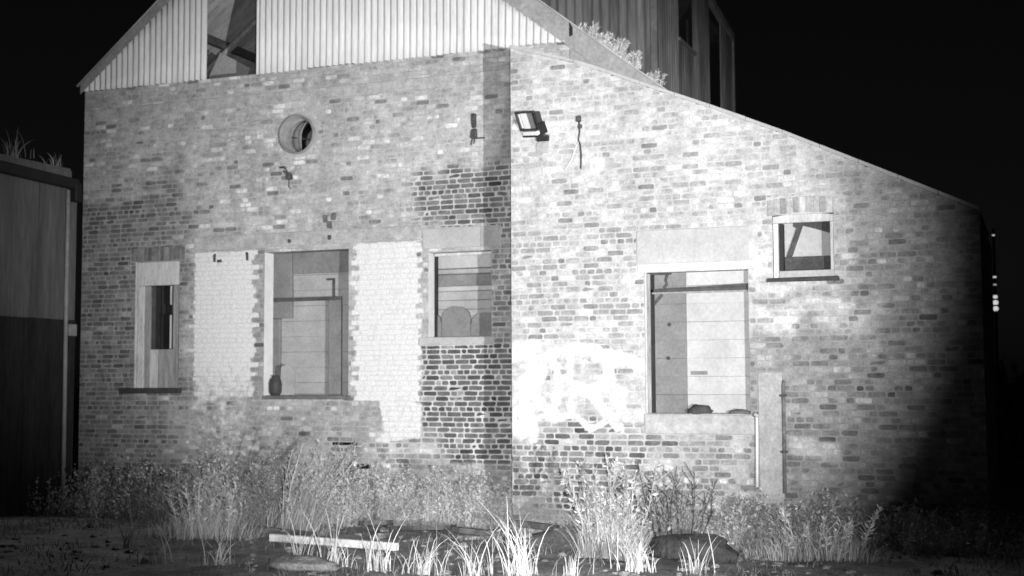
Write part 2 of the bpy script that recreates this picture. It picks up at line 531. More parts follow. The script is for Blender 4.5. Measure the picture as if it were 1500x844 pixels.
# ---- lean-to front
LX1 = 6.05
VERGE = [(-0.02, 6.56), (1.02, 6.23), (1.97, 5.83), (2.88, 5.45), (3.75, 5.07), (4.59, 4.67), (5.39, 4.29), (6.2, 3.90)]
def verge(x):
    for (a, b), (c, d) in zip(VERGE, VERGE[1:]):
        if x <= c: return b + (d - b) * (x - a) / (c - a)
    return VERGE[-1][1]
W3 = (1.88, 3.25, 1.53, 3.37)
W4 = (3.57, 4.33, 3.24, 4.04)
STROKES = [   # white spray-painted letters
    ([(0.02, 2.34), (0.30, 2.40), (0.40, 2.1), (0.16, 1.75), (0.10, 1.35), (0.25, 1.24), (0.16, 1.9)], 0.17),
    ([(0.66, 2.36), (0.42, 2.22), (0.33, 1.9), (0.42, 1.62), (0.60, 1.55), (0.68, 1.80), (0.66, 2.1), (0.55, 2.3)], 0.085),
    ([(0.44, 1.5), (0.60, 1.43), (0.78, 1.5)], 0.06),
    ([(0.86, 2.42), (0.84, 2.0), (0.86, 1.5)], 0.07),
    ([(0.84, 2.38), (1.15, 2.38), (1.38, 2.22), (1.36, 1.95), (1.15, 1.82), (0.92, 1.86)], 0.11),
    ([(1.12, 1.82), (1.28, 1.6), (1.50, 1.36)], 0.09),
    ([(1.36, 2.30), (1.62, 2.24), (1.83, 2.16)], 0.11),
    ([(0.92, 1.5), (1.1, 1.32), (1.3, 1.40)], 0.06),
    ([(1.40, 2.0), (1.5, 1.75), (1.52, 1.5)], 0.05),
]
def seg_d(px, pz, a, b):
    dx, dz = b[0] - a[0], b[1] - a[1]
    t = max(0, min(1, ((px - a[0]) * dx + (pz - a[1]) * dz) / (dx * dx + dz * dz)))
    return math.hypot(px - a[0] - t * dx, pz - a[1] - t * dz)
def graffiti(x, z):
    if not (-0.1 < x < 1.95 and 1.0 < z < 2.7): return 0.0
    best = 0
    for pts, w in STROKES:
        for a, b in zip(pts, pts[1:]):
            best = max(best, 1 - sstep(w * 0.55, w * 1.3, seg_d(x, z, a, b)))
    return best
def zone_wing(x, z):
    n = nz(x * 0.7, z * 0.7, 5.0)
    n2 = nz(x * 3.1, z * 4.5, 9.0)
    tone, spread, mort = 0.415 + 0.05 * n + 0.03 * n2, 0.065, 0.45 + 0.05 * n + 0.04 * n2
    k = inr(x, z, 0.1, 2.0, 2.45, 4.05, 0.25, 0.5)
    tone, spread, mort = lerp(tone, 0.35, k), lerp(spread, 0.09, k), lerp(mort, 0.47, k)
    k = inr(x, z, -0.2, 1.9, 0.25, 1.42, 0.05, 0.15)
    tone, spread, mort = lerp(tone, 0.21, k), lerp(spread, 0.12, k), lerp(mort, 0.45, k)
    k = inr(x, z, 1.85, 3.4, 0.25, 1.5, 0.08, 0.2)
    tone, spread, mort = lerp(tone, 0.34, k), lerp(spread, 0.15, k), lerp(mort, 0.38, k)
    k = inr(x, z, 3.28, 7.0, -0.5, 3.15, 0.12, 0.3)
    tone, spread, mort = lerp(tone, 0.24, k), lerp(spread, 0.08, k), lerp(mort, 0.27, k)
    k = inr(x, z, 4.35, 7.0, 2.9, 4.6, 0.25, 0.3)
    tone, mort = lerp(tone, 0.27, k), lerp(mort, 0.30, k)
    k = inr(x, z, 3.3, 4.55, 2.72, 3.06, 0.08, 0.35)
    tone, mort = lerp(tone, 0.48, k), lerp(mort, 0.5, k)
    k = inr(x, z, 4.25, 4.95, 2.35, 2.8, 0.14, 0.4)
    tone, mort, spread = lerp(tone, 0.44, k), lerp(mort, 0.44, k), lerp(spread, 0.03, k)
    k = inr(x, z, 3.8, 4.35, 0.9, 1.2, 0.06, 0.2)
    tone, mort, spread = lerp(tone, 0.45, k), lerp(mort, 0.42, k), lerp(spread, 0.03, k)
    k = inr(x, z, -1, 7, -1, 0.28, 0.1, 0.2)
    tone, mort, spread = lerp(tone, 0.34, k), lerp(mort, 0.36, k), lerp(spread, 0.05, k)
    return tone, spread, mort
def paint_wing(x, z):
    p = graffiti(x, z) * 0.58
    return max(p, inr(x, z, 0.0, 1.8, 1.4, 2.6, 0.15, 0.4) * 0.2)
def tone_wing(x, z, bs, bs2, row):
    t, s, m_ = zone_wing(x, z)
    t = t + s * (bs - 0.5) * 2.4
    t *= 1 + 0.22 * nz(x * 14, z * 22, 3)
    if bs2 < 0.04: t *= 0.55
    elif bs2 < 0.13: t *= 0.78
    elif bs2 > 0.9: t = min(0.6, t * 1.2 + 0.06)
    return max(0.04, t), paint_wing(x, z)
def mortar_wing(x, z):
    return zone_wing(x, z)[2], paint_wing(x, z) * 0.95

def pick_by(zlo):
    def f(b):
        _, _, _, _, x, z, w = b
        if z < zlo: return -1
        dist = math.dist((x, 0, z), CP)
        return (w > 0.19) * (w / dist) * (1.0 if x < 5.0 else 0.2)
    return f

# ================================================================== the gabled building
gab = thing('gabled_building', 'large derelict brick building with corrugated gable, white-painted panels and round vent', 'building', (-3.2, D, 0))
RAKE = 0.79
APEX_X, APEX_Z = -3.95, 10.62
def rake(x):
    return APEX_Z - RAKE * abs(x - APEX_X)
def gable_top(x):
    return min(6.95, rake(x) - 0.1)
lint_cov = (-2.0, -0.72, 3.965, 4.275)
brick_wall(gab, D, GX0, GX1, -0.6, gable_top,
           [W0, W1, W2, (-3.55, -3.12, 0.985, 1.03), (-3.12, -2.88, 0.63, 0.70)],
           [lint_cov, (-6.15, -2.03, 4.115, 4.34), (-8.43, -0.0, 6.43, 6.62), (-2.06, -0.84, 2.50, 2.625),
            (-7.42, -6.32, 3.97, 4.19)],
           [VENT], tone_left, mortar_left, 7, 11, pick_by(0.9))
# concrete beams and bands set in the brickwork
bx('lintel', M_CONC_PALE, gab, -1.998, -1.05, D - 0.012, D + 0.1, 3.968, 4.272, 0.006)
bx('lintel', M_CONC, gab, -1.046, -0.722, D - 0.008, D + 0.1, 3.968, 4.272, 0.006)  # darker piece: shadow of the lean-to corner put into its colour
bx('concrete_beam', M_BEAM, gab, -6.148, -2.032, D - 0.006, D + 0.1, 4.118, 4.337, 0.008)
bx('concrete_band', M_BEAM, gab, -8.428, -0.002, D - 0.010, D + 0.1, 6.433, 6.617, 0.008)
# round-headed row of upright bricks over the slit window
for i in range(13):
    x = -7.40 + i * 0.083
    r_ = random.Random(i)
    q = MB().box(x, x + 0.074, D - 0.004 - r_.random() * 0.004, D + 0.08, 3.98, 4.19 + 0.02 * math.sin(i / 12 * math.pi),
                 bev=0.005, jit=0.003, tone=r_.uniform(0.1, 0.2))
    q.build('upright_brick', M_BRICK, gab)

def reveal(parent, hole, Y, depth, m_left, m_right, m_top, m_bot):
    a, b, c, d = hole
    t = 0.05
    bx('jamb', m_left, parent, a - t, a + 0.001, Y + 0.007, Y + depth, c, d, 0)
    bx('jamb', m_right, parent, b - 0.001, b + t, Y + 0.007, Y + depth, c, d, 0)
    bx('head', m_top, parent, a - t, b + t, Y + 0.007, Y + depth, d - 0.001, d + t, 0)
    bx('ledge', m_bot, parent, a - t, b + t, Y + 0.007, Y + depth, c - t, c + 0.001, 0)

# ---- slit window (boarded doorway) on the far left
w = thing_part = bpy.data.objects.new('slit_window', None); COL.objects.link(w); w.parent = gab
w.matrix_parent_inverse = gab.matrix_basis.inverted(); w.location = (-6.87, D, 1.86)
bpy.context.view_layer.update()
def sub(parent_loc_obj):
    return parent_loc_obj
def pmake(name, loc):
    e = bpy.data.objects.new(name, None); COL.objects.link(e); e.parent = gab
    e.location = Vector(loc) - gab.location
    return e
bpy.data.objects.remove(w)
class Holder:
    """adds sub-parts under a part Empty given in world coordinates"""
    def __init__(s, name, parent, loc):
        s.o = bpy.data.objects.new(name, None); COL.objects.link(s.o)
        s.o.empty_display_size = 0.1
        s.o.parent = parent; s.o.location = Vector(loc) - parent.location
        s.loc = Vector(loc)
    def put(s, mb, name, m_, smooth=False):
        o = mb.build(name, m_, None, smooth)
        o.parent = s.o; o.location = -s.loc
        return o
    def box(s, name, m_, *c, bev=0.004, jit=0.0, mtx=None):
        return s.put(MB().box(*c, bev=bev, jit=jit, mtx=mtx), name, m_)
    def reveal(s, hole, Y, depth, ml, mr, mt, mbm):
        a, b, c, d = hole; t = 0.05
        s.box('jamb', ml, a - t, a + 0.001, Y + 0.007, Y + depth, c, d, bev=0)
        s.box('jamb', mr, b - 0.001, b + t, Y + 0.007, Y + depth, c, d, bev=0)
        s.box('head', mt, a - t, b + t, Y + 0.007, Y + depth, d - 0.001, d + t, bev=0)
        s.box('ledge', mbm, a - t, b + t, Y + 0.007, Y + depth, c - t, c + 0.001, bev=0)

h = Holder('slit_window', gab, (-6.87, D, 1.86))
a, b, c, d = W0
h.reveal(W0, D, 0.16, M_OFFWHITE, M_OFFWHITE, M_CONC, M_SLATE)
h.box('head_panel', M_OFFWHITE, a + 0.02, b - 0.004, D + 0.03, D + 0.10, 3.57, d - 0.005, bev=0.006)
yb = D + 0.07
h.box('frame_post_or_gap', M_OFFWHITE, a + 0.02, a + 0.14, yb - 0.025, yb + 0.06, c + 0.005, 3.567, bev=0.006)
h.box('frame_post_or_gap', M_TIMBER, b - 0.10, b - 0.004, yb - 0.015, yb + 0.06, c + 0.005, 3.567, bev=0.006)
h.box('board', M_TIMBER, a + 0.143, -7.06, yb, yb + 0.05, c + 0.005, 3.565, bev=0.004)
h.box('board', M_OFFWHITE, -7.057, -6.90, yb + 0.004, yb + 0.05, c + 0.005, 2.51, bev=0.004)
h.box('board', M_TIMBER, -6.897, -6.72, yb + 0.008, yb + 0.05, c + 0.005, 2.51, bev=0.004)
h.box('board', M_TIMBER, -6.717, b - 0.103, yb + 0.002, yb + 0.05, c + 0.005, 2.51, bev=0.004)
h.box('board', M_TIMBER, -6.60, b - 0.103, yb + 0.002, yb + 0.05, 2.513, 3.565, bev=0.004)
h.box('frame_post_or_gap', M_DKTIMBER, -7.057, -7.0, yb + 0.03, yb + 0.08, 2.513, 3.565, bev=0.004)
h.box('frame_post_or_gap', M_OFFWHITE, -6.71, -6.665, yb + 0.06, yb + 0.10, 2.52, 3.08, bev=0.004)
h.box('frame_post_or_gap', M_OFFWHITE, -6.71, -6.665, yb + 0.06, yb + 0.10, 3.25, 3.565, bev=0.004)
h.box('frame_post_or_gap', M_DKTIMBER, -6.665, -6.60, yb + 0.05, yb + 0.09, 2.513, 3.565, bev=0.004)
h.box('dark_backing', M_DARKIN, a + 0.1, b, yb + 0.5, yb + 0.55, 2.3, 3.7)
h.box('sill', M_SLATE, -7.54, -6.36, D - 0.09, D + 0.04, 1.785, 1.865, bev=0.012, jit=0.008)

# ---- tall opening between the white panels
h = Holder('tall_opening', gab, (-4.04, D, 1.74))
a, b, c, d = W1
h.reveal(W1, D, 0.26, M_WHITE, M_CONC, M_CONC, M_DARKCONC)
h.box('sill', M_DARKCONC, a - 0.02, b + 0.05, D - 0.02, D + 0.27, c - 0.05, c + 0.012, bev=0.008, jit=0.004)
yb = D + 0.62
zz = 1.2; i = 0
while zz < 4.3:
    h.box('block_course', M_PANEL, -5.6, -2.9, yb + 0.004 * (i % 3), yb + 0.1, zz, zz + 0.248, bev=0.003, jit=0.003)
    zz += 0.25; i += 1
h.box('pier', M_PIER, -5.6, -4.64, yb - 0.07, yb + 0.02, 3.0, 4.3, bev=0.01, jit=0.006)
h.box('pier', M_PIER, -5.6, -4.86, yb - 0.06, yb + 0.02, 1.2, 2.998, bev=0.01, jit=0.006)
h.box('boarding', M_PIER, -4.63, -3.2, yb - 0.05, yb - 0.006, 3.72, 4.3, bev=0.006)
h.box('post', M_PIER, -3.86, -3.64, D + 0.40, D + 0.47, 1.2, 3.27, bev=0.006)
h.box('rail', M_DKTIMBER, -5.2, -3.6, D + 0.34, D + 0.39, 3.26, 3.315, bev=0.006)
h.box('rail', M_DKTIMBER, -4.0, -3.86, yb - 0.05, yb - 0.004, 3.60, 3.63, bev=0.004)
h.box('rail', M_DKTIMBER, -3.89, -3.86, yb - 0.045, yb - 0.005, 3.32, 3.598, bev=0.004)

# ---- small window by the corner
h = Holder('small_window', gab, (-1.4, D, 2.62))
a, b, c, d = W2
h.reveal(W2, D, 0.20, M_WHITE, M_CONC, M_CONC, M_CONC)
h.box('sill', M_CONC_PALE, -2.058, -0.842, D - 0.02, D + 0.19, 2.505, 2.622, bev=0.008, jit=0.005)
h.box('frame_post_or_gap', M_BLACK, -1.935, -1.862, D + 0.21, D + 0.27, c, d + 0.1, bev=0.004)  # black strip painting the dark gap beside the reveal
h.box('head_board', M_OFFWHITE, -1.86, -0.9, D + 0.12, D + 0.15, 3.86, 3.905, bev=0.004)
yb = D + 0.34
lay = [(3.69, 4.1, M_CONC_PALE, 0.0), (3.60, 3.675, M_CONC, -0.03), (3.42, 3.595, M_PIER, 0.06), (3.34, 3.415, M_CONC_PALE, -0.02),
       (3.2, 3.335, M_PANEL, 0.0), (3.06, 3.195, M_PANEL, 0.008), (2.9, 3.055, M_PANEL, 0.0), (2.4, 2.895, M_PANEL, 0.01)]
for (z0, z1, m_, off) in lay:
    h.box('block_course', m_, -2.4, -0.6, yb + off, yb + 0.25, z0, z1, bev=0.01, jit=0.006)
for (x0, x1, zt) in ((-2.25, -1.80, 3.03), (-1.79, -1.32, 3.10), (-1.31, -0.85, 3.0)):
    pts = [(x0, 2.5), (x1, 2.5)]
    for k in range(9):
        t = k / 8 * math.pi
        pts.append(((x0 + x1) / 2 + (x1 - x0) / 2 * math.cos(t) * (1 - 0.12 * math.sin(t)), zt - 0.20 + 0.20 * math.sin(t) ** 0.7))
    h.put(MB().poly(pts, yb - 0.085 + 0.008 * x0, yb - 0.04), 'rounded_slab', M_PIER)

# ---- round vent with its duct and bent damper
h = Holder('round_vent', gab, (-4.2, D, 5.89))
cx, cz, cr = VENT
def ring_mesh(r0, r1, y0, y1, n=48):
    q = MB(); vs = []
    for k in range(n):
        t = 2 * math.pi * k / n
        for (rr, yy) in ((r1, y1), (r1, y0), (r0, y0), (r0, y1)):
            vs.append((cx + rr * math.cos(t), yy, cz + rr * math.sin(t)))
    fs = []
    for k in range(n):
        k2 = (k + 1) % n
        for e in range(4):
            fs.append((k * 4 + e, k * 4 + (e + 1) % 4, k2 * 4 + (e + 1) % 4, k2 * 4 + e))
    q.add(vs, fs); return q
h.put(ring_mesh(0.318, 0.365, D - 0.004, D + 0.05), 'cement_collar', M_CONC)
h.put(ring_mesh(0.292, 0.319, D - 0.07, D + 0.75), 'duct', M_ZINCD, True)
h.put(ring_mesh(0.262, 0.300, D + 0.16, D + 0.19), 'inner_ring', M_ZINCD)
q = MB(); n = 14          # bent damper blade
vs = []; fs = []
for k in range(n + 1):
    z = cz - 0.285 + 0.57 * k / n
    hw = math.sqrt(max(0.0, 0.298 ** 2 - (z - cz) ** 2))
    bend = 0.16 * ((z - cz) / 0.285) ** 2
    xa = cx - hw; xb = cx - 0.03 + bend * (1 if z > cz else 0.1)
    xb = max(xa + 0.01, min(xb, cx + hw))
    for s_ in range(4):
        x = lerp(xa, xb, s_ / 3)
        vs.append((x, D + 0.30 - 0.16 * (s_ / 3) ** 2, z))
for k in range(n):
    for s_ in range(3):
        fs.append((k * 4 + s_, k * 4 + s_ + 1, k * 4 + s_ + 5, k * 4 + s_ + 4))
q.add(vs, fs)
bl = h.put(q, 'damper_blade', M_ZINC, True)
md = bl.modifiers.new('thick', 'SOLIDIFY'); md.thickness = 0.006
h.put(MB().tube([(cx - 0.28, D + 0.26, cz + 0.02), (cx + 0.28, D + 0.34, cz - 0.06)], 0.012), 'spindle', M_DKMETAL)
h.put(MB().poly([(cx + 0.3 * math.cos(t * math.pi / 12), cz + 0.3 * math.sin(t * math.pi / 12)) for t in range(24)], D + 0.74, D + 0.76),
      'duct_end', M_DARKCONC)

# ---- corrugated gable: sheet by sheet
clad = Holder('gable_cladding', gab, (-3.95, D, 6.95))
PITCH = 0.113
HOLE = (-5.93, -4.96, 8.95)         # a missing piece of sheet
def sheet(x0, x1, zb, ztopfn, y, r_):
    q = MB(); n = int((x1 - x0) / PITCH * 8); vs = []; fs = []
    rows = 5
    bow = r_.uniform(-0.006, 0.006); tilt = r_.uniform(-0.012, 0.0)
    for i in range(n + 1):
        x = lerp(x0, x1, i / n)
        zt = ztopfn(x); zb_ = zb + 0.012 * nz(x * 3, 1, 2) + r_.uniform(-0.003, 0.003)
        for k in range(rows):
            z = lerp(zb_, max(zt, zb_ + 0.01), k / (rows - 1))
            ph = (x - GX0) / PITCH * 2 * math.pi
            vs.append((x, y + 0.026 * math.cos(ph) + tilt * (1 - k / (rows - 1)) + bow * math.sin(k * 1.3), z))
    for i in range(n):
        for k in range(rows - 1):
            fs.append((i * rows + k, (i + 1) * rows + k, (i + 1) * rows + k + 1, i * rows + k + 1))
    q.add(vs, fs)
    o = clad.put(q, 'corrugated_sheet', M_SHEET, True)
    m_ = o.modifiers.new('thick', 'SOLIDIFY'); m_.thickness = 0.006; m_.offset = 1
    return o
rr = random.Random(5)
edges = [-8.40, -7.15, HOLE[0]]
for a_, b_ in zip(edges, edges[1:]):
    sheet(a_ + 0.01, b_ + (0.03 if b_ != HOLE[0] else 0), 6.93 + 0.01 * rr.random(), lambda x: rake(x) - 0.06, D - 0.045 - 0.008 * (rr.random()), rr)
sheet(HOLE[0] + 0.01, HOLE[1], HOLE[2], lambda x: rake(x) - 0.06, D - 0.052, rr)
edges = [HOLE[1], -4.05, -3.15, -2.25, -1.35, -0.45, 0.42]
for k, (a_, b_) in enumerate(zip(edges, edges[1:])):
    sheet(a_, b_ + (0.03 if k < 5 else 0), 6.92 + 0.02 * rr.random(), lambda x: rake(x) - 0.30 if x > -1 else rake(x) - 0.06,
          D - 0.045 - 0.009 * (k % 2), rr)
# rails the sheets hang on, flashing along both rakes
for zr in (7.35, 8.45):
    clad.box('rail', M_DKTIMBER, APEX_X - (APEX_Z - zr) / RAKE + 0.2, HOLE[0] - 0.02, D - 0.02, D + 0.06, zr, zr + 0.1)
    clad.box('rail', M_DKTIMBER, HOLE[1] + 0.02, APEX_X + (APEX_Z - zr) / RAKE - 0.5, D - 0.02, D + 0.06, zr, zr + 0.1)
rf = Holder('roof', gab, (-3.95, D, 8.0))
def rake_strip(xa, xb, w0, w1, y0, y1):
    q = MB()
    q.poly([(xa, rake(xa) - w0), (xb, rake(xb) - w0), (xb, rake(xb) + w1), (xa, rake(xa) + w1)], y0, y1); return q
rf.put(rake_strip(GX0 - 0.03, APEX_X - 0.05, 0.16, 0.02, D - 0.086, D - 0.072), 'barge_flashing', M_FLASH)
rf.put(rake_strip(APEX_X + 0.05, 2.1, 0.34, 0.02, D - 0.086, D - 0.072), 'barge_flashing', M_FLASH)
rf.put(MB().poly([(0.42, 6.5), (2.1, 5.4), (2.1, rake(2.1) - 0.3), (0.42, rake(0.42) - 0.3)], D - 0.055, D - 0.03), 'cement_infill', M_FLASH)
# dark slot where the last sheet has come loose
rf.put(MB().poly([(0.415, 6.98), (0.47, 7.0), (0.47, 7.12), (0.415, 7.2)], D - 0.0905, D - 0.088), 'torn_gap', M_BLACK)
for sgn in (-1, 1):
    xo = GX0 - 0.12 if sgn < 0 else 2.1
    q = MB(); vs = []; fs = []
    ny = 60; y0, y1 = D - 0.09, (8.5 if sgn < 0 else 3.45)
    for j in range(ny + 1):
        y = lerp(y0, y1, j / ny)
        off = 0.018 * math.cos(y / 0.14 * 2 * math.pi)
        for x in (xo, APEX_X):
            vs.append((x, y, rake(x) + 0.045 + off * 0.8))
    for j in range(ny): fs.append((j * 2, j * 2 + 1, j * 2 + 3, j * 2 + 2))
    q.add(vs, fs)
    o = rf.put(q, 'roof_slope', M_ROOF, True)
    m_ = o.modifiers.new('thick', 'SOLIDIFY'); m_.thickness = 0.008; m_.offset = 1
for k in range(5):       # purlins under the left slope
    x = -8.0 + k * 0.98
    z = rake(x) - 0.07
    rf.box('purlin', M_DKTIMBER, x - 0.04, x + 0.04, D + 0.1, 8.3, z - 0.09, z + 0.06)
for yy in (3.4, 5.6):    # trusses
    rf.put(MB().tube([(-8.2, yy, 7.0), (APEX_X, yy, rake(APEX_X) - 0.3)], 0.06, 6), 'rafter', M_TIMBER)
    rf.put(MB().tube([(-8.2, yy, 7.05), (0.2, yy, 7.05)], 0.06, 6), 'tie_beam', M_DKTIMBER)
    rf.put(MB().tube([(-6.6, yy, 7.05), (-4.4, yy, 9.2)], 0.045, 6), 'strut', M_DKTIMBER)
rf.put(MB().box(-6.6, -5.9, 0, 0.03, -0.25, 0.25, mtx=Matrix.Translation((0, D + 1.3, 7.3)) @ Matrix.Rotation(0.5, 4, 'Y') @ Matrix.Translation((0.6, 0, -3.0))), 'loose_sheet', M_FLASH)
bx('side_wall', M_DARKCONC, gab, GX0, GX0 + 0.2, D + 0.02, 8.5, -0.5, 6.9, 0)
bx('rear_wall', M_DARKCONC, gab, GX0 + 0.2, 0.9, 8.3, 8.5, -0.5, 7.0, 0)
# iron fixings left in the brickwork
for (x, z, w_, h_) in ((-5.75, 3.98, 0.05, 0.13), (-5.66, 3.93, 0.10, 0.05), (-5.13, 3.98, 0.05, 0.14), (-4.34, 4.19, 0.06, 0.06), (-3.62, 4.22, 0.07, 0.07)):
    bx('iron_fixing', M_RUST, gab, x - w_ / 2, x + w_ / 2, D - 0.018, D + 0.02, z - h_ / 2, z + h_ / 2, 0.01, 0.006)
for (x, z) in ((-3.70, 4.52), (-3.62, 4.42), (-3.55, 4.55)):
    bx('air_brick', M_DARKCONC, gab, x - 0.05, x + 0.05, D - 0.010, D + 0.02, z - 0.06, z + 0.06, 0.01, 0.006)

# ================================================================== the lean-to
lean = thing('lean_to_building', 'pale brick lean-to wing with sloping roof, white graffiti and two openings', 'building', (3.0, 0, 0))
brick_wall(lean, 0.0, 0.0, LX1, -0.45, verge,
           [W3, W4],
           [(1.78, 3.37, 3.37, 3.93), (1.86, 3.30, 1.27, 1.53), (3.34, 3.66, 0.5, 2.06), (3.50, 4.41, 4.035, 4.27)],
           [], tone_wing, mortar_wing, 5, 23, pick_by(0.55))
bx('return_wall', M_RENDER, lean, 0.001, 0.22, 0.012, D + 0.05, -0.45, 6.50, 0)
bx('side_wall', M_RENDER, lean, LX1 - 0.2, LX1 - 0.001, 0.012, 4.0, -0.45, 3.9, 0)
q = MB(); r_ = random.Random(31)      # brick courses on the return side of the corner
z = -0.45; row = 0
while z < 6.42:
    y = 0.02 - (0.11 if row % 2 else 0)
    while y < D:
        y0, y1 = max(0.016, y + 0.005), min(D - 0.004, y + 0.223)
        if y1 - y0 > 0.03:
            q.box(-0.003 - r_.random() * 0.003, 0.03, y0, y1, z + 0.005, z + COURSE - 0.005, bev=0.004, jit=0.002, tone=r_.uniform(0.12, 0.3), r=r_)
        y += 0.228
    z += COURSE; row += 1
q.build('return_brickwork', M_BRICK, lean, kind='stuff')
# verge coping in short lengths, roof behind it
for k in range(13):
    xa = 0.0 + k * (LX1 / 13); xb = xa + LX1 / 13 - 0.006
    r_ = random.Random(k)
    j = r_.uniform(-0.006, 0.006)
    q = MB(); q.poly([(xa, verge(xa) - 0.004), (xb, verge(xb) - 0.004), (xb, verge(xb) + 0.042 + j), (xa, verge(xa) + 0.042 + j * 0.4)], -0.03 + j, 0.12)
    q.build('coping', M_CONC_PALE, lean)
q = MB(); vs = []; fs = []
for x in [0.0 + i * 0.242 for i in range(26)]:
    for y in (0.1, 1.32 if x < 2.2 else 3.3):
        vs.append((x, y, verge(x) + 0.01))
n = len(vs) // 2
for i in range(n - 1): fs.append((i * 2, i * 2 + 1, i * 2 + 3, i * 2 + 2))
q.add(vs, fs); q.build('roof', M_DARKCONC, lean)
# lintel over the big opening: concrete + white board
bx('lintel', M_CONC_PALE, lean, 1.782, 3.268, -0.012, 0.12, 3.478, 3.928, 0.008, 0.004)
bx('lintel_board', M_WHITE, lean, 1.80, 3.368, -0.04, 0.14, 3.385, 3.474, 0.008, 0.004)
bx('sill_block', M_RENDER, lean, 1.862, 3.298, -0.014, 0.22, 1.272, 1.522, 0.01, 0.006)
bx('rendered_pier', M_RENDER, lean, 3.342, 3.658, -0.012, 0.1, 0.4, 2.058, 0.012, 0.008)
h = Holder('large_opening', lean, (2.56, 0, 1.53))
a, b, c, d = W3
h.reveal(W3, 0.0, 0.22, M_CONC, M_CONC, M_CONC, M_DARKCONC)
h.box('frame_post_or_gap', M_OFFWHITE, a + 0.004, a + 0.03, -0.018, 0.05, c, 3.372, bev=0.006, jit=0.004)
h.box('frame_post_or_gap', M_TIMBER, a + 0.004, a + 0.06, 0.055, 0.085, c, 3.36, bev=0.006)
h.box('frame_post_or_gap', M_BLACK, a + 0.05, a + 0.10, 0.09, 0.135, c + 0.01, 3.36, bev=0.004)  # black strip for the deep shadow between frame and back wall
yb = 0.19
zz = 1.30; i = 0
while zz < 3.5:
    h.box('block_course', M_PANELW, 2.30, 3.5, yb + 0.003 * (i % 2), yb + 0.1, zz, zz + 0.2352, bev=0.003, jit=0.002)
    h.box('block_course', M_PIER, 1.6, 2.395, yb - 0.035, yb - 0.004, zz, zz + 0.2355, bev=0.002, jit=0.002)
    zz += 0.237; i += 1
h.box('rail', M_DKTIMBER, 1.93, 3.30, 0.09, 0.13, 3.115, 3.155, bev=0.004)
h.put(MB().poly([(1.93, 3.156), (3.29, 3.158), (3.29, 3.20), (2.9, 3.185)], 0.09, 0.135), 'rail', M_DKTIMBER)
h.box('rail', M_TIMBER, 1.96, 3.30, 0.07, 0.10, 3.09, 3.113, bev=0.004)
h.put(MB().poly([(1.97, 2.97), (1.985, 2.95), (2.10, 3.07), (2.085, 3.09)], 0.10, 0.13), 'brace', M_DKTIMBER)
h.put(MB().tube([(2.16, 0.14, 3.36), (2.13, 0.14, 3.28), (2.15, 0.13, 3.22), (2.11, 0.13, 3.17)], 0.018, 6), 'hook', M_RUST)
h.put(MB().tube([(1.93, 0.10, 3.355), (2.22, 0.10, 3.355)], 0.014, 6), 'hook', M_RUST)
for (x, z) in ((2.17, 2.69), (2.15, 2.25)):
    h.put(MB().tube([(x, yb - 0.05, z), (x, yb - 0.03, z)], 0.025, 10), 'bolt', M_DKMETAL)
h.box('stain_patch', M_PIER, 2.44, 2.66, yb - 0.003, yb + 0.002, 2.03, 2.08, bev=0)
# small window
h = Holder('sash_window', lean, (3.95, 0, 3.24))
a, b, c, d = W4
h.reveal(W4, 0.0, 0.25, M_DARKIN, M_CONC, M_CONC, M_CONC)
def arch_head():
    pts = [(a + 0.002, d - 0.10), (a + 0.002, d - 0.015)]
    for k in range(9):
        x = lerp(a + 0.002, b - 0.002, k / 8)
        pts.append((x, d - 0.018 + 0.03 * math.sin(k / 8 * math.pi)))
    pts += [(b - 0.002, d - 0.10)]
    return pts
h.put(MB().poly(arch_head(), 0.03, 0.10), 'frame_head', M_OFFWHITE)
h.box('frame_post_or_gap', M_WHITE, a + 0.003, a + 0.06, 0.028, 0.10, c + 0.008, d - 0.104, bev=0.005)
h.box('frame_post_or_gap', M_OFFWHITE, b - 0.05, b - 0.003, 0.028, 0.10, c + 0.008, d - 0.104, bev=0.005)
h.box('frame_post_or_gap', M_BLACK, a + 0.062, a + 0.115, 0.105, 0.2, c + 0.01, d - 0.1, bev=0.003)  # blackness of the unlit gap behind the frame, built as a strip
h.box('frame_rail', M_CONC_PALE, a + 0.07, b - 0.003, 0.01, 0.2, c + 0.003, c + 0.09, bev=0.005)
h.box('sill', M_SLATE, 3.49, 4.39, -0.05, 0.02, 3.19, 3.238, bev=0.008, jit=0.006)
h.box('back_wall', M_PANELW, a - 0.18, 4.6, 0.37, 0.42, 3.0, 4.3)
h.box('dark_bar', M_DKTIMBER, a + 0.0, b + 0.02, 0.29, 0.34, 3.35, 3.53, bev=0.006)  # dark bar, slant and wedge set before the back wall
h.put(MB().poly([(3.66, 3.50), (3.735, 3.50), (3.90, 3.95), (3.90, 4.02), (3.78, 4.02), (3.77, 3.93), (3.81, 3.90)], 0.345, 0.37), 'dark_slant', M_DKTIMBER)
h.put(MB().poly([(3.90, 4.02), (3.90, 3.93), (4.07, 3.88), (4.30, 3.80), (4.30, 4.02)], 0.35, 0.38), 'dark_wedge', M_DKTIMBER)
h.put(MB().poly([(3.60, 3.24), (3.66, 3.24), (3.70, 3.35), (3.62, 3.35)], 0.24, 0.27), 'dark_slant', M_BLACK)
for i in range(11):
    x = 3.505 + i * 0.082
    r_ = random.Random(50 + i)
    zoff = 0.028 * math.sin(i / 10 * math.pi)
    q = MB().box(x, x + 0.073, -0.004 - r_.random() * 0.004, 0.08, 4.035 + zoff, 4.235 + zoff, bev=0.005, jit=0.003, tone=r_.uniform(0.26, 0.5))
    q.build('upright_brick', M_BRICK, lean)
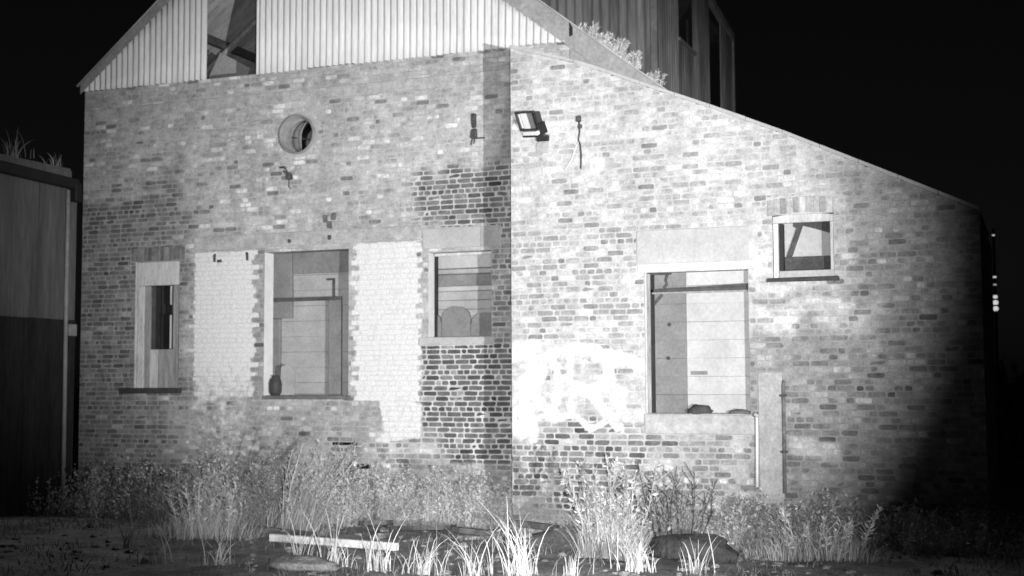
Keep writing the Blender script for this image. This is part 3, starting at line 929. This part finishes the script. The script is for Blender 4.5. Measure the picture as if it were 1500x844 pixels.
# pipes on the lean-to
MB().tube([(3.335, -0.04, 1.50), (3.335, -0.045, 1.2), (3.325, -0.045, 0.62)], 0.019, 8).build('waste_pipe', M_WHITE, lean, True)
MB().tube([(3.30, -0.005, 1.52), (3.335, -0.05, 1.53), (3.345, -0.04, 1.50)], 0.03, 8).build('pipe_elbow', M_CONC_PALE, lean, True)
MB().tube([(3.69, -0.03, 1.95), (3.675, -0.03, 1.9), (3.67, -0.03, 0.55)], 0.022, 8).build('iron_pipe', M_PIPE, lean, True)
for z in (1.75, 1.05):
    bx('pipe_clip', M_RUST, lean, 3.63, 3.71, -0.06, 0.0, z, z + 0.03, 0.006)

# ================================================================== tower behind
tow = thing('tower_building', 'tall dark corrugated tower rising behind the lean-to roof', 'building', (-1.2, 3.5, 0))
TX, TY = 1.094, 3.5
def tower_top(y): return 9.65 - 0.14 * (y - TY)
def tsheet(u0, u1, front, zb, ztf):
    q = MB(); n = max(8, int((u1 - u0) / 0.15 * 6)); vs = []; fs = []
    for i in range(n + 1):
        u = lerp(u0, u1, i / n)
        off = 0.022 * math.cos(u / 0.15 * 2 * math.pi)
        for z in (zb, ztf(u)):
            vs.append((u, TY + off, z) if front else (TX + off, u, z))
    for i in range(n): fs.append((i * 2, i * 2 + 2, i * 2 + 3, i * 2 + 1))
    q.add(vs, fs)
    o = q.build('cladding_sheet', M_TOWER, tow, True)
    m_ = o.modifiers.new('thick', 'SOLIDIFY'); m_.thickness = 0.006
u = -4.4
while u < TX - 0.05:
    tsheet(u, min(u + 0.93, TX), True, 5.0, lambda x: 9.65 + 0.3); u += 0.92
tsheet(TY, 4.95, False, 5.0, tower_top)
tsheet(4.95, 6.05, False, 5.0, lambda y: 7.79)
tsheet(6.05, 7.25, False, 5.0, tower_top)
tsheet(7.25, 8.2, False, 5.0, lambda y: 6.6)
tsheet(8.2, 9.26, False, 5.0, tower_top)
bx('opening_sill', M_TOWERTRIM, tow, TX - 0.05, TX + 0.05, 4.93, 6.1, 7.74, 7.80)
bx('roof_trim', M_TOWERTRIM, tow, TX - 0.04, TX + 0.06, TY - 0.04, 9.30, -0.10, 0.05,
   mtx=Matrix.Translation((0, 0, 9.66)) @ Matrix.Translation((0, TY, 0)) @ Matrix.Rotation(-math.atan(0.14), 4, 'X') @ Matrix.Translation((0, -TY, 0)))
bx('corner_flashing', M_TOWERTRIM, tow, TX - 0.06, TX + 0.045, TY - 0.045, TY + 0.06, 5.0, 9.7)
bx('corner_flashing', M_TOWERTRIM, tow, TX - 0.03, TX + 0.045, 9.22, 9.32, 5.0, 8.84)
bx('inner_wall', M_DARKIN, tow, TX - 1.6, TX - 1.5, 3.7, 9.2, 5.0, 9.0)
bx('wall_panel', M_DARKIN, tow, TX - 0.4, TX - 0.35, 7.1, 8.4, 5.5, 9.0)
bx('tower_roof', M_DARKIN, tow, -4.4, TX - 0.06, TY + 0.05, 9.2, 8.7, 8.8)

# ================================================================== shed on the far left
shed = thing('adjoining_shed', 'dim shed wall with dark gutter at the left of the gabled building', 'shed', (-8.6, -2, 0))
SX = -8.5
yy = -6.0
k = 0
while yy < 1.3:
    y2 = min(yy + 0.30, 1.34)
    bx('wall_board', M_SHED, shed, SX - 0.05, SX - 0.004 * (k % 3), yy + 0.004, y2, 3.022, 5.33, 0.006, 0.004)
    bx('lower_board', M_SHED_LOW, shed, SX - 0.05, SX + 0.012 - 0.004 * (k % 2), yy + 0.004, y2, -0.5, 3.018, 0.006, 0.004)  # the drop to black below is put into the board colour
    yy += 0.305; k += 1
bx('gutter', M_BLACK, shed, SX - 0.02, SX + 0.13, -6.0, 1.22, -0.12, 0.06, 0.02,
   mtx=Matrix.Translation((0, 0, 5.38)) @ Matrix.Rotation(math.radians(-1.5), 4, 'X'))
bx('gutter_outlet', M_BLACK, shed, SX - 0.0, SX + 0.15, 1.10, 1.25, 5.02, 5.34, 0.012)
bx('fascia', M_SHED, shed, SX - 0.4, SX - 0.03, -6.0, 1.2, 5.42, 5.56, 0.01)
bx('shed_roof', M_SHED, shed, SX - 3.5, SX - 0.05, -6.0, 1.2, 5.50, 5.60, 0.01,)
MB().tube([(SX + 0.05, 1.02, 5.2), (SX + 0.05, 1.02, 3.4), (SX + 0.07, 1.02, -0.2)], 0.035, 8).build('downpipe', M_FLASH, shed, True)
bx('meter_box', M_FLASH, shed, SX - 0.01, SX + 0.09, 1.08, 1.26, 2.75, 2.95, 0.01)

# ================================================================== things on the walls
fl = thing('floodlight', 'tilted broken floodlight with white reflector fixed near the lean-to corner', 'floodlight', (0.42, 0, 5.22))
fm = Matrix.Translation((0.36, -0.16, 5.50)) @ Matrix.Rotation(math.radians(-28), 4, 'Z') @ Matrix.Rotation(math.radians(7), 4, 'Y') @ Matrix.Rotation(math.radians(28), 4, 'X')
def fbox(name, m_, *c, bev=0.006):
    return bx(name, m_, fl, *c, bev, 0, fm)
q = MB()
q.add([fm @ Vector(v) for v in [(-.19, -.06, -.13), (.19, -.06, -.13), (.19, -.06, .13), (-.19, -.06, .13), (-.12, .09, -.08), (.12, .09, -.08), (.12, .09, .08), (-.12, .09, .08)]],
      [(0, 3, 2, 1), (4, 5, 6, 7), (0, 1, 5, 4), (1, 2, 6, 5), (2, 3, 7, 6), (3, 0, 4, 7)])
q.build('housing', M_DKMETAL, fl)
fbox('rim', M_DKMETAL, -.20, .20, -.085, -.058, .112, .142)
fbox('rim', M_DKMETAL, -.20, .20, -.085, -.058, -.142, -.112)
fbox('rim', M_DKMETAL, -.20, -.165, -.085, -.058, -.111, .111)
fbox('rim', M_BLACK, .15, .20, -.085, -.058, -.111, .111)
fbox('reflector', M_REFL, -.10, .03, -.073, -.0615, -.108, .108, bev=0)
fbox('reflector', M_REFL, -.150, -.125, -.073, -.0615, -.10, .10, bev=0)
fbox('glass', M_GREYGLASS, .032, .148, -.073, -.0615, -.108, .108, bev=0)
fbox('visor', M_REFL, -.15, .14, -.09, .0, -.205, -.150)
fbox('visor_edge', M_BLACK, -.16, .16, -.10, .02, -.228, -.207)
fbox('side_clamp', M_BLACK, .17, .215, -.06, .05, -.21, -.05)
MB().tube([(0.50, -0.14, 5.31), (0.53, -0.08, 5.28), (0.50, -0.02, 5.27)], 0.022, 8).build('bracket_arm', M_DKMETAL, fl)
bx('mount_box', M_BLACK, fl, 0.40, 0.57, -0.07, 0.0, 5.21, 5.29, 0.008)
bx('mount_plate', M_CONC, fl, 0.38, 0.56, -0.02, 0.002, 5.05, 5.20, 0.006)

cb = thing('hanging_cable', 'thin dark and pale cable ends hanging from a small box on the lean-to', 'cable', (1.0, 0, 5.1))
bx('junction_box', M_RUST, cb, 0.965, 1.03, -0.05, 0.0, 5.44, 5.52, 0.008, 0.004)
bx('junction_box', M_RUST, cb, 0.98, 1.04, -0.03, 0.0, 5.35, 5.40, 0.008, 0.004)
MB().tube([(1.0, -0.02, 5.46), (1.01, -0.025, 5.3), (0.99, -0.02, 5.2), (1.02, -0.03, 5.12), (1.03, -0.025, 4.98), (1.02, -0.02, 4.8)], 0.012, 6).build('dark_strand', M_CABLE, cb, True)
MB().tube([(1.0, -0.02, 5.18), (0.96, -0.025, 5.1), (0.9, -0.025, 4.95), (0.8, -0.02, 4.8)], 0.008, 6).build('pale_strand', M_CABLEW, cb, True)

b1 = thing('iron_bracket', 'rusty upright iron bracket on the gabled wall beside the shadowed corner', 'bracket', (-1.14, D, 5.7))
bx('back_plate', M_RUST, b1, -1.175, -1.105, D - 0.05, D + 0.0, 5.77, 5.98, 0.01, 0.008)
bx('lower_plate', M_RUST, b1, -1.18, -1.09, D - 0.07, D + 0.0, 5.60, 5.75, 0.015, 0.01)
MB().tube([(-1.15, D - 0.04, 5.62), (-1.17, D - 0.05, 5.5)], 0.010, 6).build('wire', M_RUST, b1)
MB().tube([(-1.12, D - 0.04, 5.62), (-1.12, D - 0.05, 5.52)], 0.010, 6).build('wire', M_RUST, b1)
MB().tube([(-1.1, D - 0.04, 5.60), (-0.95, D - 0.05, 5.595)], 0.012, 6).build('wire', M_RUST, b1)
b2 = thing('lamp_bracket', 'small broken lamp bracket with dangling wire under the round vent', 'bracket', (-4.4, D, 5.15))
MB().tube([(-4.52, D - 0.02, 5.38), (-4.38, D - 0.10, 5.37), (-4.34, D - 0.06, 5.27), (-4.45, D - 0.02, 5.32)], 0.016, 6).build('arm', M_RUST, b2)
bx('lamp_stub', M_RUST, b2, -4.37, -4.29, D - 0.09, D + 0.0, 5.17, 5.28, 0.015, 0.008)
MB().tube([(-4.34, D - 0.03, 5.18), (-4.34, D - 0.035, 5.06), (-4.30, D - 0.03, 5.02)], 0.010, 6).build('wire', M_RUST, b2)

# things standing in the openings
def lathe(q, cx_, cy_, prof, n=16):
    vs = []; fs = []
    for (rr_, z) in prof:
        for k in range(n):
            t = 2 * math.pi * k / n
            vs.append((cx_ + rr_ * math.cos(t), cy_ + rr_ * math.sin(t), z))
    for i in range(len(prof) - 1):
        for k in range(n): fs.append((i * n + k, i * n + (k + 1) % n, (i + 1) * n + (k + 1) % n, (i + 1) * n + k))
    fs.append(tuple(range(n))[::-1]); fs.append(tuple((len(prof) - 1) * n + k for k in range(n)))
    q.add(vs, fs); return q
jar = lathe(MB(), -4.67, D + 0.14, [(0.07, 1.752), (0.10, 1.80), (0.105, 1.93), (0.09, 2.0), (0.055, 2.04), (0.06, 2.07)]).build('jar', M_DKMETAL, None, True)
tag(jar, 'dark round jar on the sill of the tall opening', 'jar')
board = MB().poly([(-4.62, 1.753), (-4.36, 1.753), (-4.35, 2.12), (-4.41, 2.22), (-4.48, 2.24), (-4.60, 2.2)], D + 0.19, D + 0.215).build('arched_board', M_PANEL)
tag(board, 'pale round-topped board propped on the sill of the tall opening', 'board')
rub = MB(); r_ = random.Random(3)
prof = []
def rock(q, c, s, r_, n=10, m_=7, tone=0.3, rough=0.25):
    vs = []; fs = []
    off = r_.random() * 50
    for i in range(m_ + 1):
        ph = math.pi * i / m_
        for k in range(n):
            t = 2 * math.pi * k / n
            v = Vector((math.sin(ph) * math.cos(t), math.sin(ph) * math.sin(t), math.cos(ph)))
            f = 1 + rough * noise.noise(v * 1.6 + Vector((off, 0, 0))) + rough * 0.5 * noise.noise(v * 4 + Vector((0, off, 0)))
            vs.append((c[0] + v.x * s[0] * f, c[1] + v.y * s[1] * f, c[2] + v.z * s[2] * f))
    for i in range(m_):
        for k in range(n): fs.append((i * n + k, i * n + (k + 1) % n, (i + 1) * n + (k + 1) % n, (i + 1) * n + k))
    q.add(vs, fs, tone); return q
dp = rock(MB(), (2.58, 0.08, 1.565), (0.17, 0.09, 0.08), r_, 14, 10).build('debris_heap', M_DKTIMBER, None, True)
tag(dp, 'small dark heap of debris on the sill of the large lean-to opening', 'debris')
dp = rock(MB(), (3.1, 0.10, 1.545), (0.15, 0.07, 0.045), r_, 14, 10).build('debris_heap', M_DARKCONC, None, True)
tag(dp, 'low grey debris at the right end of the large lean-to sill', 'debris')

# ================================================================== ground clutter
pl = MB().box(-0.93, 0.93, -0.035, 0.035, -0.045, 0.045, bev=0.006,
              mtx=Matrix.Translation((-1.22, -2.72, ground_z(-1.22, -2.72) + 0.05)) @ Matrix.Rotation(math.radians(-7), 4, 'Z') @ Matrix.Rotation(math.radians(0.3), 4, 'Y')).build('plank', M_PLANK)
tag(pl, 'long pale timber plank lying on the ground', 'plank')
def stone(name, x, y, s, m_, label, cat, seed, sink=0.3, rough=0.3):
    o = rock(MB(), (x, y, ground_z(x, y) + s[2] * (1 - sink)), s, random.Random(seed), 20, 14, rough=rough).build(name, m_, None, True)
    return tag(o, label, cat)
stone('boulder', 3.0, -2.05, (0.5, 0.28, 0.17), M_STONE, 'dark rounded boulder to the right of the big weed clump', 'boulder', 1, 0.35)
stone('stone', -0.45, -4.7, (0.42, 0.22, 0.075), M_STONEP, 'pale flat stone behind the grass near the bottom edge', 'stone', 2, 0.3)
stone('stone', 1.78, -1.5, (0.16, 0.12, 0.07), M_STONEP, 'small pale stone left of the big weed clump', 'stone', 4, 0.3)
def slab(x, y, L_, w_, rz, ry, lift, label, seed):
    m4 = Matrix.Translation((x, y, ground_z(x, y) + lift)) @ Matrix.Rotation(rz, 4, 'Z') @ Matrix.Rotation(ry, 4, 'Y') @ Matrix.Rotation(-0.12, 4, 'X')
    r_ = random.Random(seed); q = MB(); n = 10
    pts = []
    for k in range(n):
        t = 2 * math.pi * k / n
        pts.append((L_ / 2 * math.copysign(abs(math.cos(t)) ** 0.6, math.cos(t)) * r_.uniform(0.85, 1.05), w_ / 2 * math.copysign(abs(math.sin(t)) ** 0.6, math.sin(t)) * r_.uniform(0.8, 1.05)))
    vs = [m4 @ Vector((a_, b_, 0)) for a_, b_ in pts] + [m4 @ Vector((a_ * 0.98, b_ * 0.96, 0.07)) for a_, b_ in pts]
    q.add(vs, [tuple(range(n))[::-1], tuple(range(n, 2 * n))] + [(i, (i + 1) % n, n + (i + 1) % n, n + i) for i in range(n)])
    return tag(q.build('concrete_chunk', M_DARKCONC, None), label, 'concrete')
slab(-1.35, 0.05, 1.0, 0.5, 0.1, -0.05, 0.10, 'broken concrete slab under the bare bricks with a dark gap below', 1)
slab(-0.25, -0.35, 1.1, 0.45, -0.15, 0.04, 0.08, 'broken concrete slab in front of the building corner', 2)
slab(0.62, -0.75, 0.7, 0.4, -0.2, 0.05, 0.06, 'broken concrete slab right of the corner against the earth mound', 3)
slab(-2.2, 0.25, 0.5, 0.35, 0.2, -0.04, 0.08, 'small broken slab half hidden by weeds under the white panel', 5)

r_ = random.Random(77); q = MB()
for _ in range(420):
    x = r_.uniform(-6, 6); y = r_.uniform(-5.2, 0.9 if x < 0 else -0.15)
    s0 = r_.uniform(0.015, 0.06) * (1.5 if abs(y + 0.2) < 0.6 and -2.5 < x < 1.5 else 1)
    rock(q, (x, y, ground_z(x, y) + s0 * 0.15), (s0 * r_.uniform(0.8, 1.8), s0, s0 * r_.uniform(0.4, 0.8)), r_, 7, 5, rough=0.5)
ro = q.build('rubble', M_STONEP)
tag(ro, 'scattered small rubble on the earth before the walls', 'rubble', kind='stuff')

# ------------------------------------------------------------------ vegetation
def leaf(q, p, d, size, w, tone, r_):   # a narrow folded leaf
    d = d.normalized()
    s = d.cross(Vector((r_.uniform(-1, 1), r_.uniform(-1, 1), r_.uniform(-1, 1))))
    if s.length < 1e-3: s = Vector((1, 0, 0))
    s.normalize(); n = d.cross(s)
    a_ = p; b_ = p + d * size * 0.5 + s * w; c_ = p + d * size - n * size * 0.12; e_ = p + d * size * 0.5 - s * w
    f = p + d * size * 0.5 + n * size * 0.06
    q.add([a_, b_, c_, e_, f], [(0, 1, 4), (1, 2, 4), (2, 3, 4), (3, 0, 4)], tone)
def blade(q, p, lean_, hgt, w, tone, r_, seg=5, droop=0.3):
    az = math.atan2(lean_.y, lean_.x)
    side = Vector((r_.uniform(-1, 1), r_.uniform(-0.4, 0.4), 0)).normalized()
    vs = []; fs = []
    for i in range(seg + 1):
        t = i / seg
        c_ = p + Vector((lean_.x * t ** 1.6, lean_.y * t ** 1.6, hgt * (t - droop * t ** 3 * 0.5)))
        ww = w * (1 - t) ** 0.7 + 0.0008
        vs += [c_ - side * ww, c_ + side * ww]
    for i in range(seg): fs.append((2 * i, 2 * i + 1, 2 * i + 3, 2 * i + 2))
    q.add(vs, fs, tone)
def tuft(name, x, y, label, n, hgt, spread, tone, seed, w=0.006, z=None, group=None, leanx=0.0):
    r_ = random.Random(seed); q = MB()
    zb = ground_z(x, y) - 0.02 if z is None else z
    for _ in range(n):
        a_ = r_.uniform(0, 2 * math.pi); rr_ = abs(r_.gauss(0, spread * 0.35))
        p = Vector((x + rr_ * math.cos(a_), y + rr_ * math.sin(a_) * 0.7, zb))
        hh = hgt * r_.uniform(0.35, 1.0) * (1.0 if r_.random() < 0.5 else 0.6)
        ln = Vector((r_.gauss(leanx, 0.28) * hh, r_.gauss(0, 0.2) * hh, 0))
        blade(q, p, ln, hh, w * r_.uniform(0.6, 1.3), tone * r_.uniform(0.6, 1.15), r_, droop=r_.uniform(0, 0.8))
    return tag(q.build(name, M_GRASS), label, 'grass', group)
def bush(name, x, y, label, hgt, width, nblade, tone, seed, leanx=0.0, stalks=8, z=None, cat='weed', stalk_tone=0.3, depth=0.6, sprig=0.07):
    """dry clump: thin grass blades and a few branching stalks with narrow leaves"""
    r_ = random.Random(seed)
    zb = ground_z(x, y) - 0.03 if z is None else z
    t_ = thing(name, label, cat, (x, y, zb))
    qs = MB(); ql = MB()
    for s_ in range(nblade):
        a_ = max(-1, min(1, r_.gauss(0, 0.45)))
        p = Vector((x + a_ * width * 0.5, y + r_.gauss(0, 0.3) * width * 0.4 * depth, zb))
        hh = hgt * (0.75 - 0.35 * abs(a_)) * r_.uniform(0.45, 1.1)
        ln = Vector(((a_ * 0.25 + leanx + r_.gauss(0, 0.22)) * hh, r_.gauss(0, 0.18) * hh, 0))
        blade(ql, p, ln, hh, r_.uniform(0.002, 0.0045), tone * r_.uniform(0.6, 1.15), r_, 4, r_.uniform(0, 0.9))
    for s_ in range(stalks):
        a_ = r_.uniform(-1, 1)
        p0 = Vector((x + a_ * width * 0.3, y + r_.uniform(-1, 1) * width * 0.25 * depth, zb))
        hh = hgt * r_.uniform(0.6, 1.05)
        tip = p0 + Vector(((a_ * 0.2 + leanx + r_.gauss(0, 0.1)) * hh, r_.gauss(0, 0.12) * hh, hh))
        mid = p0.lerp(tip, 0.5) + Vector((r_.gauss(-leanx * 0.15, 0.05) * hh, r_.gauss(0, 0.03), 0.04 * hh))
        qs.tube([p0, mid, tip], [0.010, 0.008, 0.004], 5, stalk_tone * r_.uniform(0.6, 1.3), cap=False)
        for b_ in range(r_.randint(2, 4)):
            t = r_.uniform(0.35, 0.9)
            c_ = p0.lerp(mid, t * 2) if t < 0.5 else mid.lerp(tip, t * 2 - 1)
            e_ = c_ + Vector((r_.gauss(leanx * 0.2, 0.10), r_.gauss(0, 0.08), r_.uniform(0.06, 0.2))) * (hgt + 0.2)
            qs.tube([c_, e_], [0.006, 0.003], 4, stalk_tone * r_.uniform(0.6, 1.3), cap=False)
        for _ in range(46):
            t = r_.uniform(0.2, 1.0)
            c_ = p0.lerp(mid, t * 2) if t < 0.5 else mid.lerp(tip, t * 2 - 1)
            dv = (tip - p0).normalized() * r_.uniform(0.2, 1.3) + Vector((r_.gauss(0, 0.6), r_.gauss(0, 0.6), r_.gauss(0, 0.4)))
            ls = sprig * r_.uniform(0.4, 1.4)
            leaf(ql, c_, dv, ls, ls * r_.uniform(0.08, 0.2), tone * r_.uniform(0.6, 1.1), r_)
    qs.build('stalks', M_LEAF, t_); ql.build('foliage', M_LEAF, t_)
    return t_

# the mass of low weeds along the wall foot
r_ = random.Random(99); q = MB()
def weed_h(x):
    if x < 0: return (0.95 if x < -2.2 else 0.7) + 0.45 * nz(x * 1.6, 0, 6) + 0.35 * nz(x * 4.5, 0, 2)
    if x < 1.7: return 0.22 + 0.10 * nz(x * 3, 0, 6)
    return 0.55 + 0.3 * nz(x * 2, 0, 6)
for _ in range(6500):
    x = r_.uniform(-8.2, 7.0)
    if 0.0 < x < 1.7 and r_.random() < 0.75: continue
    if x < -6.0 and r_.random() < 0.5: continue
    yf = D if x < 0 else 0.0
    dep = 0.75 if x < -2.6 else (0.22 if x < 1.8 else 0.5)
    y = yf - 0.06 - abs(r_.gauss(0, dep))
    if y < yf - 2.0: continue
    hh = max(0.10, weed_h(x) * r_.uniform(0.4, 1.15) * (1 - 0.3 * min(1, (yf - y))))
    zb = ground_z(x, y) - 0.02
    lx = r_.gauss(0.1, 0.18) * hh; ly = r_.gauss(0, 0.12) * hh
    if y + ly > yf - 0.03: ly = yf - 0.03 - y
    tip = Vector((x + lx, y + ly, zb + hh)); p0 = Vector((x, y, zb))
    tone = r_.uniform(0.36, 0.56)
    if r_.random() < 0.7: blade(q, p0, Vector((lx, ly, 0)), hh * r_.uniform(0.8, 1.25), 0.003, tone, r_, 3)
    for _ in range(12):
        t = r_.uniform(0.0, 1.0)
        dv = Vector((r_.gauss(0.1, 0.9), r_.gauss(-0.2, 0.5), r_.gauss(0.4, 0.7)))
        c_ = p0.lerp(tip, t) + Vector((r_.gauss(0, 0.03), r_.gauss(0, 0.03), 0))
        ls = r_.uniform(0.025, 0.07)
        if c_.y > yf - 0.06: c_.y = yf - 0.06
        if dv.y > 0: dv.y *= -0.5
        leaf(q, c_, dv, ls, ls * r_.uniform(0.12, 0.32), tone * r_.uniform(0.85, 1.15), r_)
wo = q.build('weeds', M_LEAF)
tag(wo, 'mass of low leafy weeds growing along the wall foot', 'weeds', kind='stuff')
# short grass and litter over the yard
r_ = random.Random(42); q = MB()
for _ in range(9000):
    x = r_.uniform(-8, 9); y = r_.uniform(-6.5, 0.8 if x < 0 else -0.2)
    dens = nz(x * 0.9, y * 0.9, 12) + 0.3 * nz(x * 3, y * 3, 5)
    if dens < 0.02: continue
    hh = r_.uniform(0.03, 0.13) * (1 + dens)
    blade(q, Vector((x, y, ground_z(x, y) - 0.01)), Vector((r_.gauss(0, 0.6) * hh, r_.gauss(0, 0.6) * hh, 0)), hh, 0.004, r_.uniform(0.08, 0.32), r_, 2)
yo = q.build('yard_grass', M_GRASS)
tag(yo, 'short sparse grass over the rough yard', 'grass', kind='stuff')

bush('weed_clump', -3.3, -2.3, 'broad pale weed clump at the left end of the plank', 0.75, 1.5, 900, 0.5, 1, 0.05, 16, stalk_tone=0.4)
bush('dead_stalks', -2.45, -1.5, 'dead stalks leaning right behind the plank end', 1.15, 0.9, 260, 0.36, 2, 0.4, 22, stalk_tone=0.34)
bush('weed_clump', 2.2, -2.6, 'tall bright weed clump in front of the large lean-to opening', 1.1, 0.75, 520, 0.5, 3, 0.0, 26, stalk_tone=0.3)
bush('dead_stalks', 2.6, -1.2, 'upright dark stalks behind the tall bright weed clump', 1.05, 0.8, 160, 0.3, 4, 0.03, 16, stalk_tone=0.07)
bush('weed_clump', 4.3, -1.7, 'pale low weed clump right of the dark boulder', 0.6, 1.5, 900, 0.52, 5, 0.05, 16, stalk_tone=0.4)
bush('weed_clump', 3.4, -0.8, 'leafy weed clump below the thin white pipe', 0.6, 0.9, 420, 0.42, 6, 0, 16)
bush('weed_clump', -4.9, -0.6, 'dim weed clump left of the broad pale clump', 0.8, 1.2, 420, 0.4, 7, 0.05, 14)
bush('weed_clump', -3.9, 0.45, 'leafy weed clump beneath the tall opening', 0.95, 1.1, 420, 0.42, 8, 0.1, 20)

def tufts(rows):
    for k, (x, y, n, hh, tone, lx, label) in enumerate(rows):
        tuft('grass_tuft', x, y, label, n, hh, 0.34, tone, 100 + k, 0.0055, leanx=lx)
tufts([
    (1.75, -4.1, 70, 0.95, 0.75, -0.12, 'tall bright grass tuft below the building corner'),
    (1.25, -4.2, 46, 0.7, 0.65, -0.05, 'thin pale grass tuft just left of the tallest grass'),
    (0.75, -4.3, 50, 0.65, 0.66, 0.1, 'pale grass tuft below the gap right of the plank'),
    (0.25, -4.35, 50, 0.75, 0.66, 0.0, 'pale grass tuft below the right end of the plank'),
    (-0.3, -4.3, 46, 0.75, 0.66, 0.0, 'pale grass tuft growing before the middle of the plank'),
    (-0.75, -4.3, 34, 0.65, 0.6, 0.05, 'pale grass tuft beside the flat stone below the plank'),
    (-1.5, -4.6, 34, 0.6, 0.6, 0.1, 'sparse grass tuft below the left end of the plank'),
    (-2.2, -4.7, 30, 0.6, 0.5, -0.1, 'sparse dim grass tuft at the bottom left, beside the plank tuft'),
    (2.75, -3.5, 90, 0.55, 0.75, 0.0, 'bright short grass tuft at the foot of the tall weed clump'),
    (3.35, -3.3, 26, 0.5, 0.6, 0.1, 'few thin grass stalks before the dark boulder'),
    (-3.6, -3.5, 26, 0.65, 0.4, 0.0, 'faint grass tuft in the shade at far bottom left'),
    (2.2, -3.9, 34, 0.4, 0.6, 0.1, 'short grass tuft between the tallest grass and the weed clump')])
tuft('roof_grass', -8.6, -0.1, 'dry grass growing on the shed roof edge at the left', 26, 0.75, 0.5, 0.3, 11, 0.008, z=5.58)
tuft('roof_grass', -8.6, 0.9, 'dry grass growing on the shed roof edge nearest the gabled wall', 18, 0.5, 0.35, 0.3, 12, 0.008, z=5.58)
# plants on the right rake of the gable
for k, (x, label, hh, n_) in enumerate(((0.62, 'thin pale weed sprigs highest on the right gable edge', 0.22, 8), (0.82, 'pale weed tuft above the middle of the right gable edge', 0.20, 34),
                                   (1.05, 'dense pale weed in the middle of the right gable edge', 0.27, 60), (1.27, 'pale trailing weed lower on the right gable edge', 0.22, 50),
                                   (1.62, 'sparse weed at the bottom of the right gable edge', 0.2, 10))):
    bush('roof_weed', x, D + 0.05, label, hh, 0.36, n_ * 8, 0.62, 30 + k, 0.15, n_ + 4, z=rake(x) - 0.05, depth=0.6, sprig=0.05)

# far right: shrub and a lit mast in the dark
bush('shrub', 6.9, 12.0, 'dim shrub in the dark at the far right', 2.2, 3.2, 300, 0.3, 60, 0, 60, cat='shrub', sprig=0.25)
mast = thing('light_mast', 'thin far-off mast with small glinting lamps beyond the right wall end', 'mast', (5.62, 20.0, 0))
MX, MY = 5.62, 20.0
MB().tube([(MX, MY, -0.1), (MX, MY, 5.9)], [0.05, 0.03], 8).build('pole', M_BLACK, mast)
for (z, s_) in ((5.72, 0.032), (4.62, 0.04), (4.42, 0.035), (4.10, 0.055), (3.95, 0.07), (3.79, 0.07), (3.56, 0.03)):
    lathe(MB(), MX, MY, [(s_ * 0.3, z - s_), (s_, z - s_ * 0.4), (s_, z + s_ * 0.5), (s_ * 0.4, z + s_)], 10).build('lamp', M_GLOW, mast)
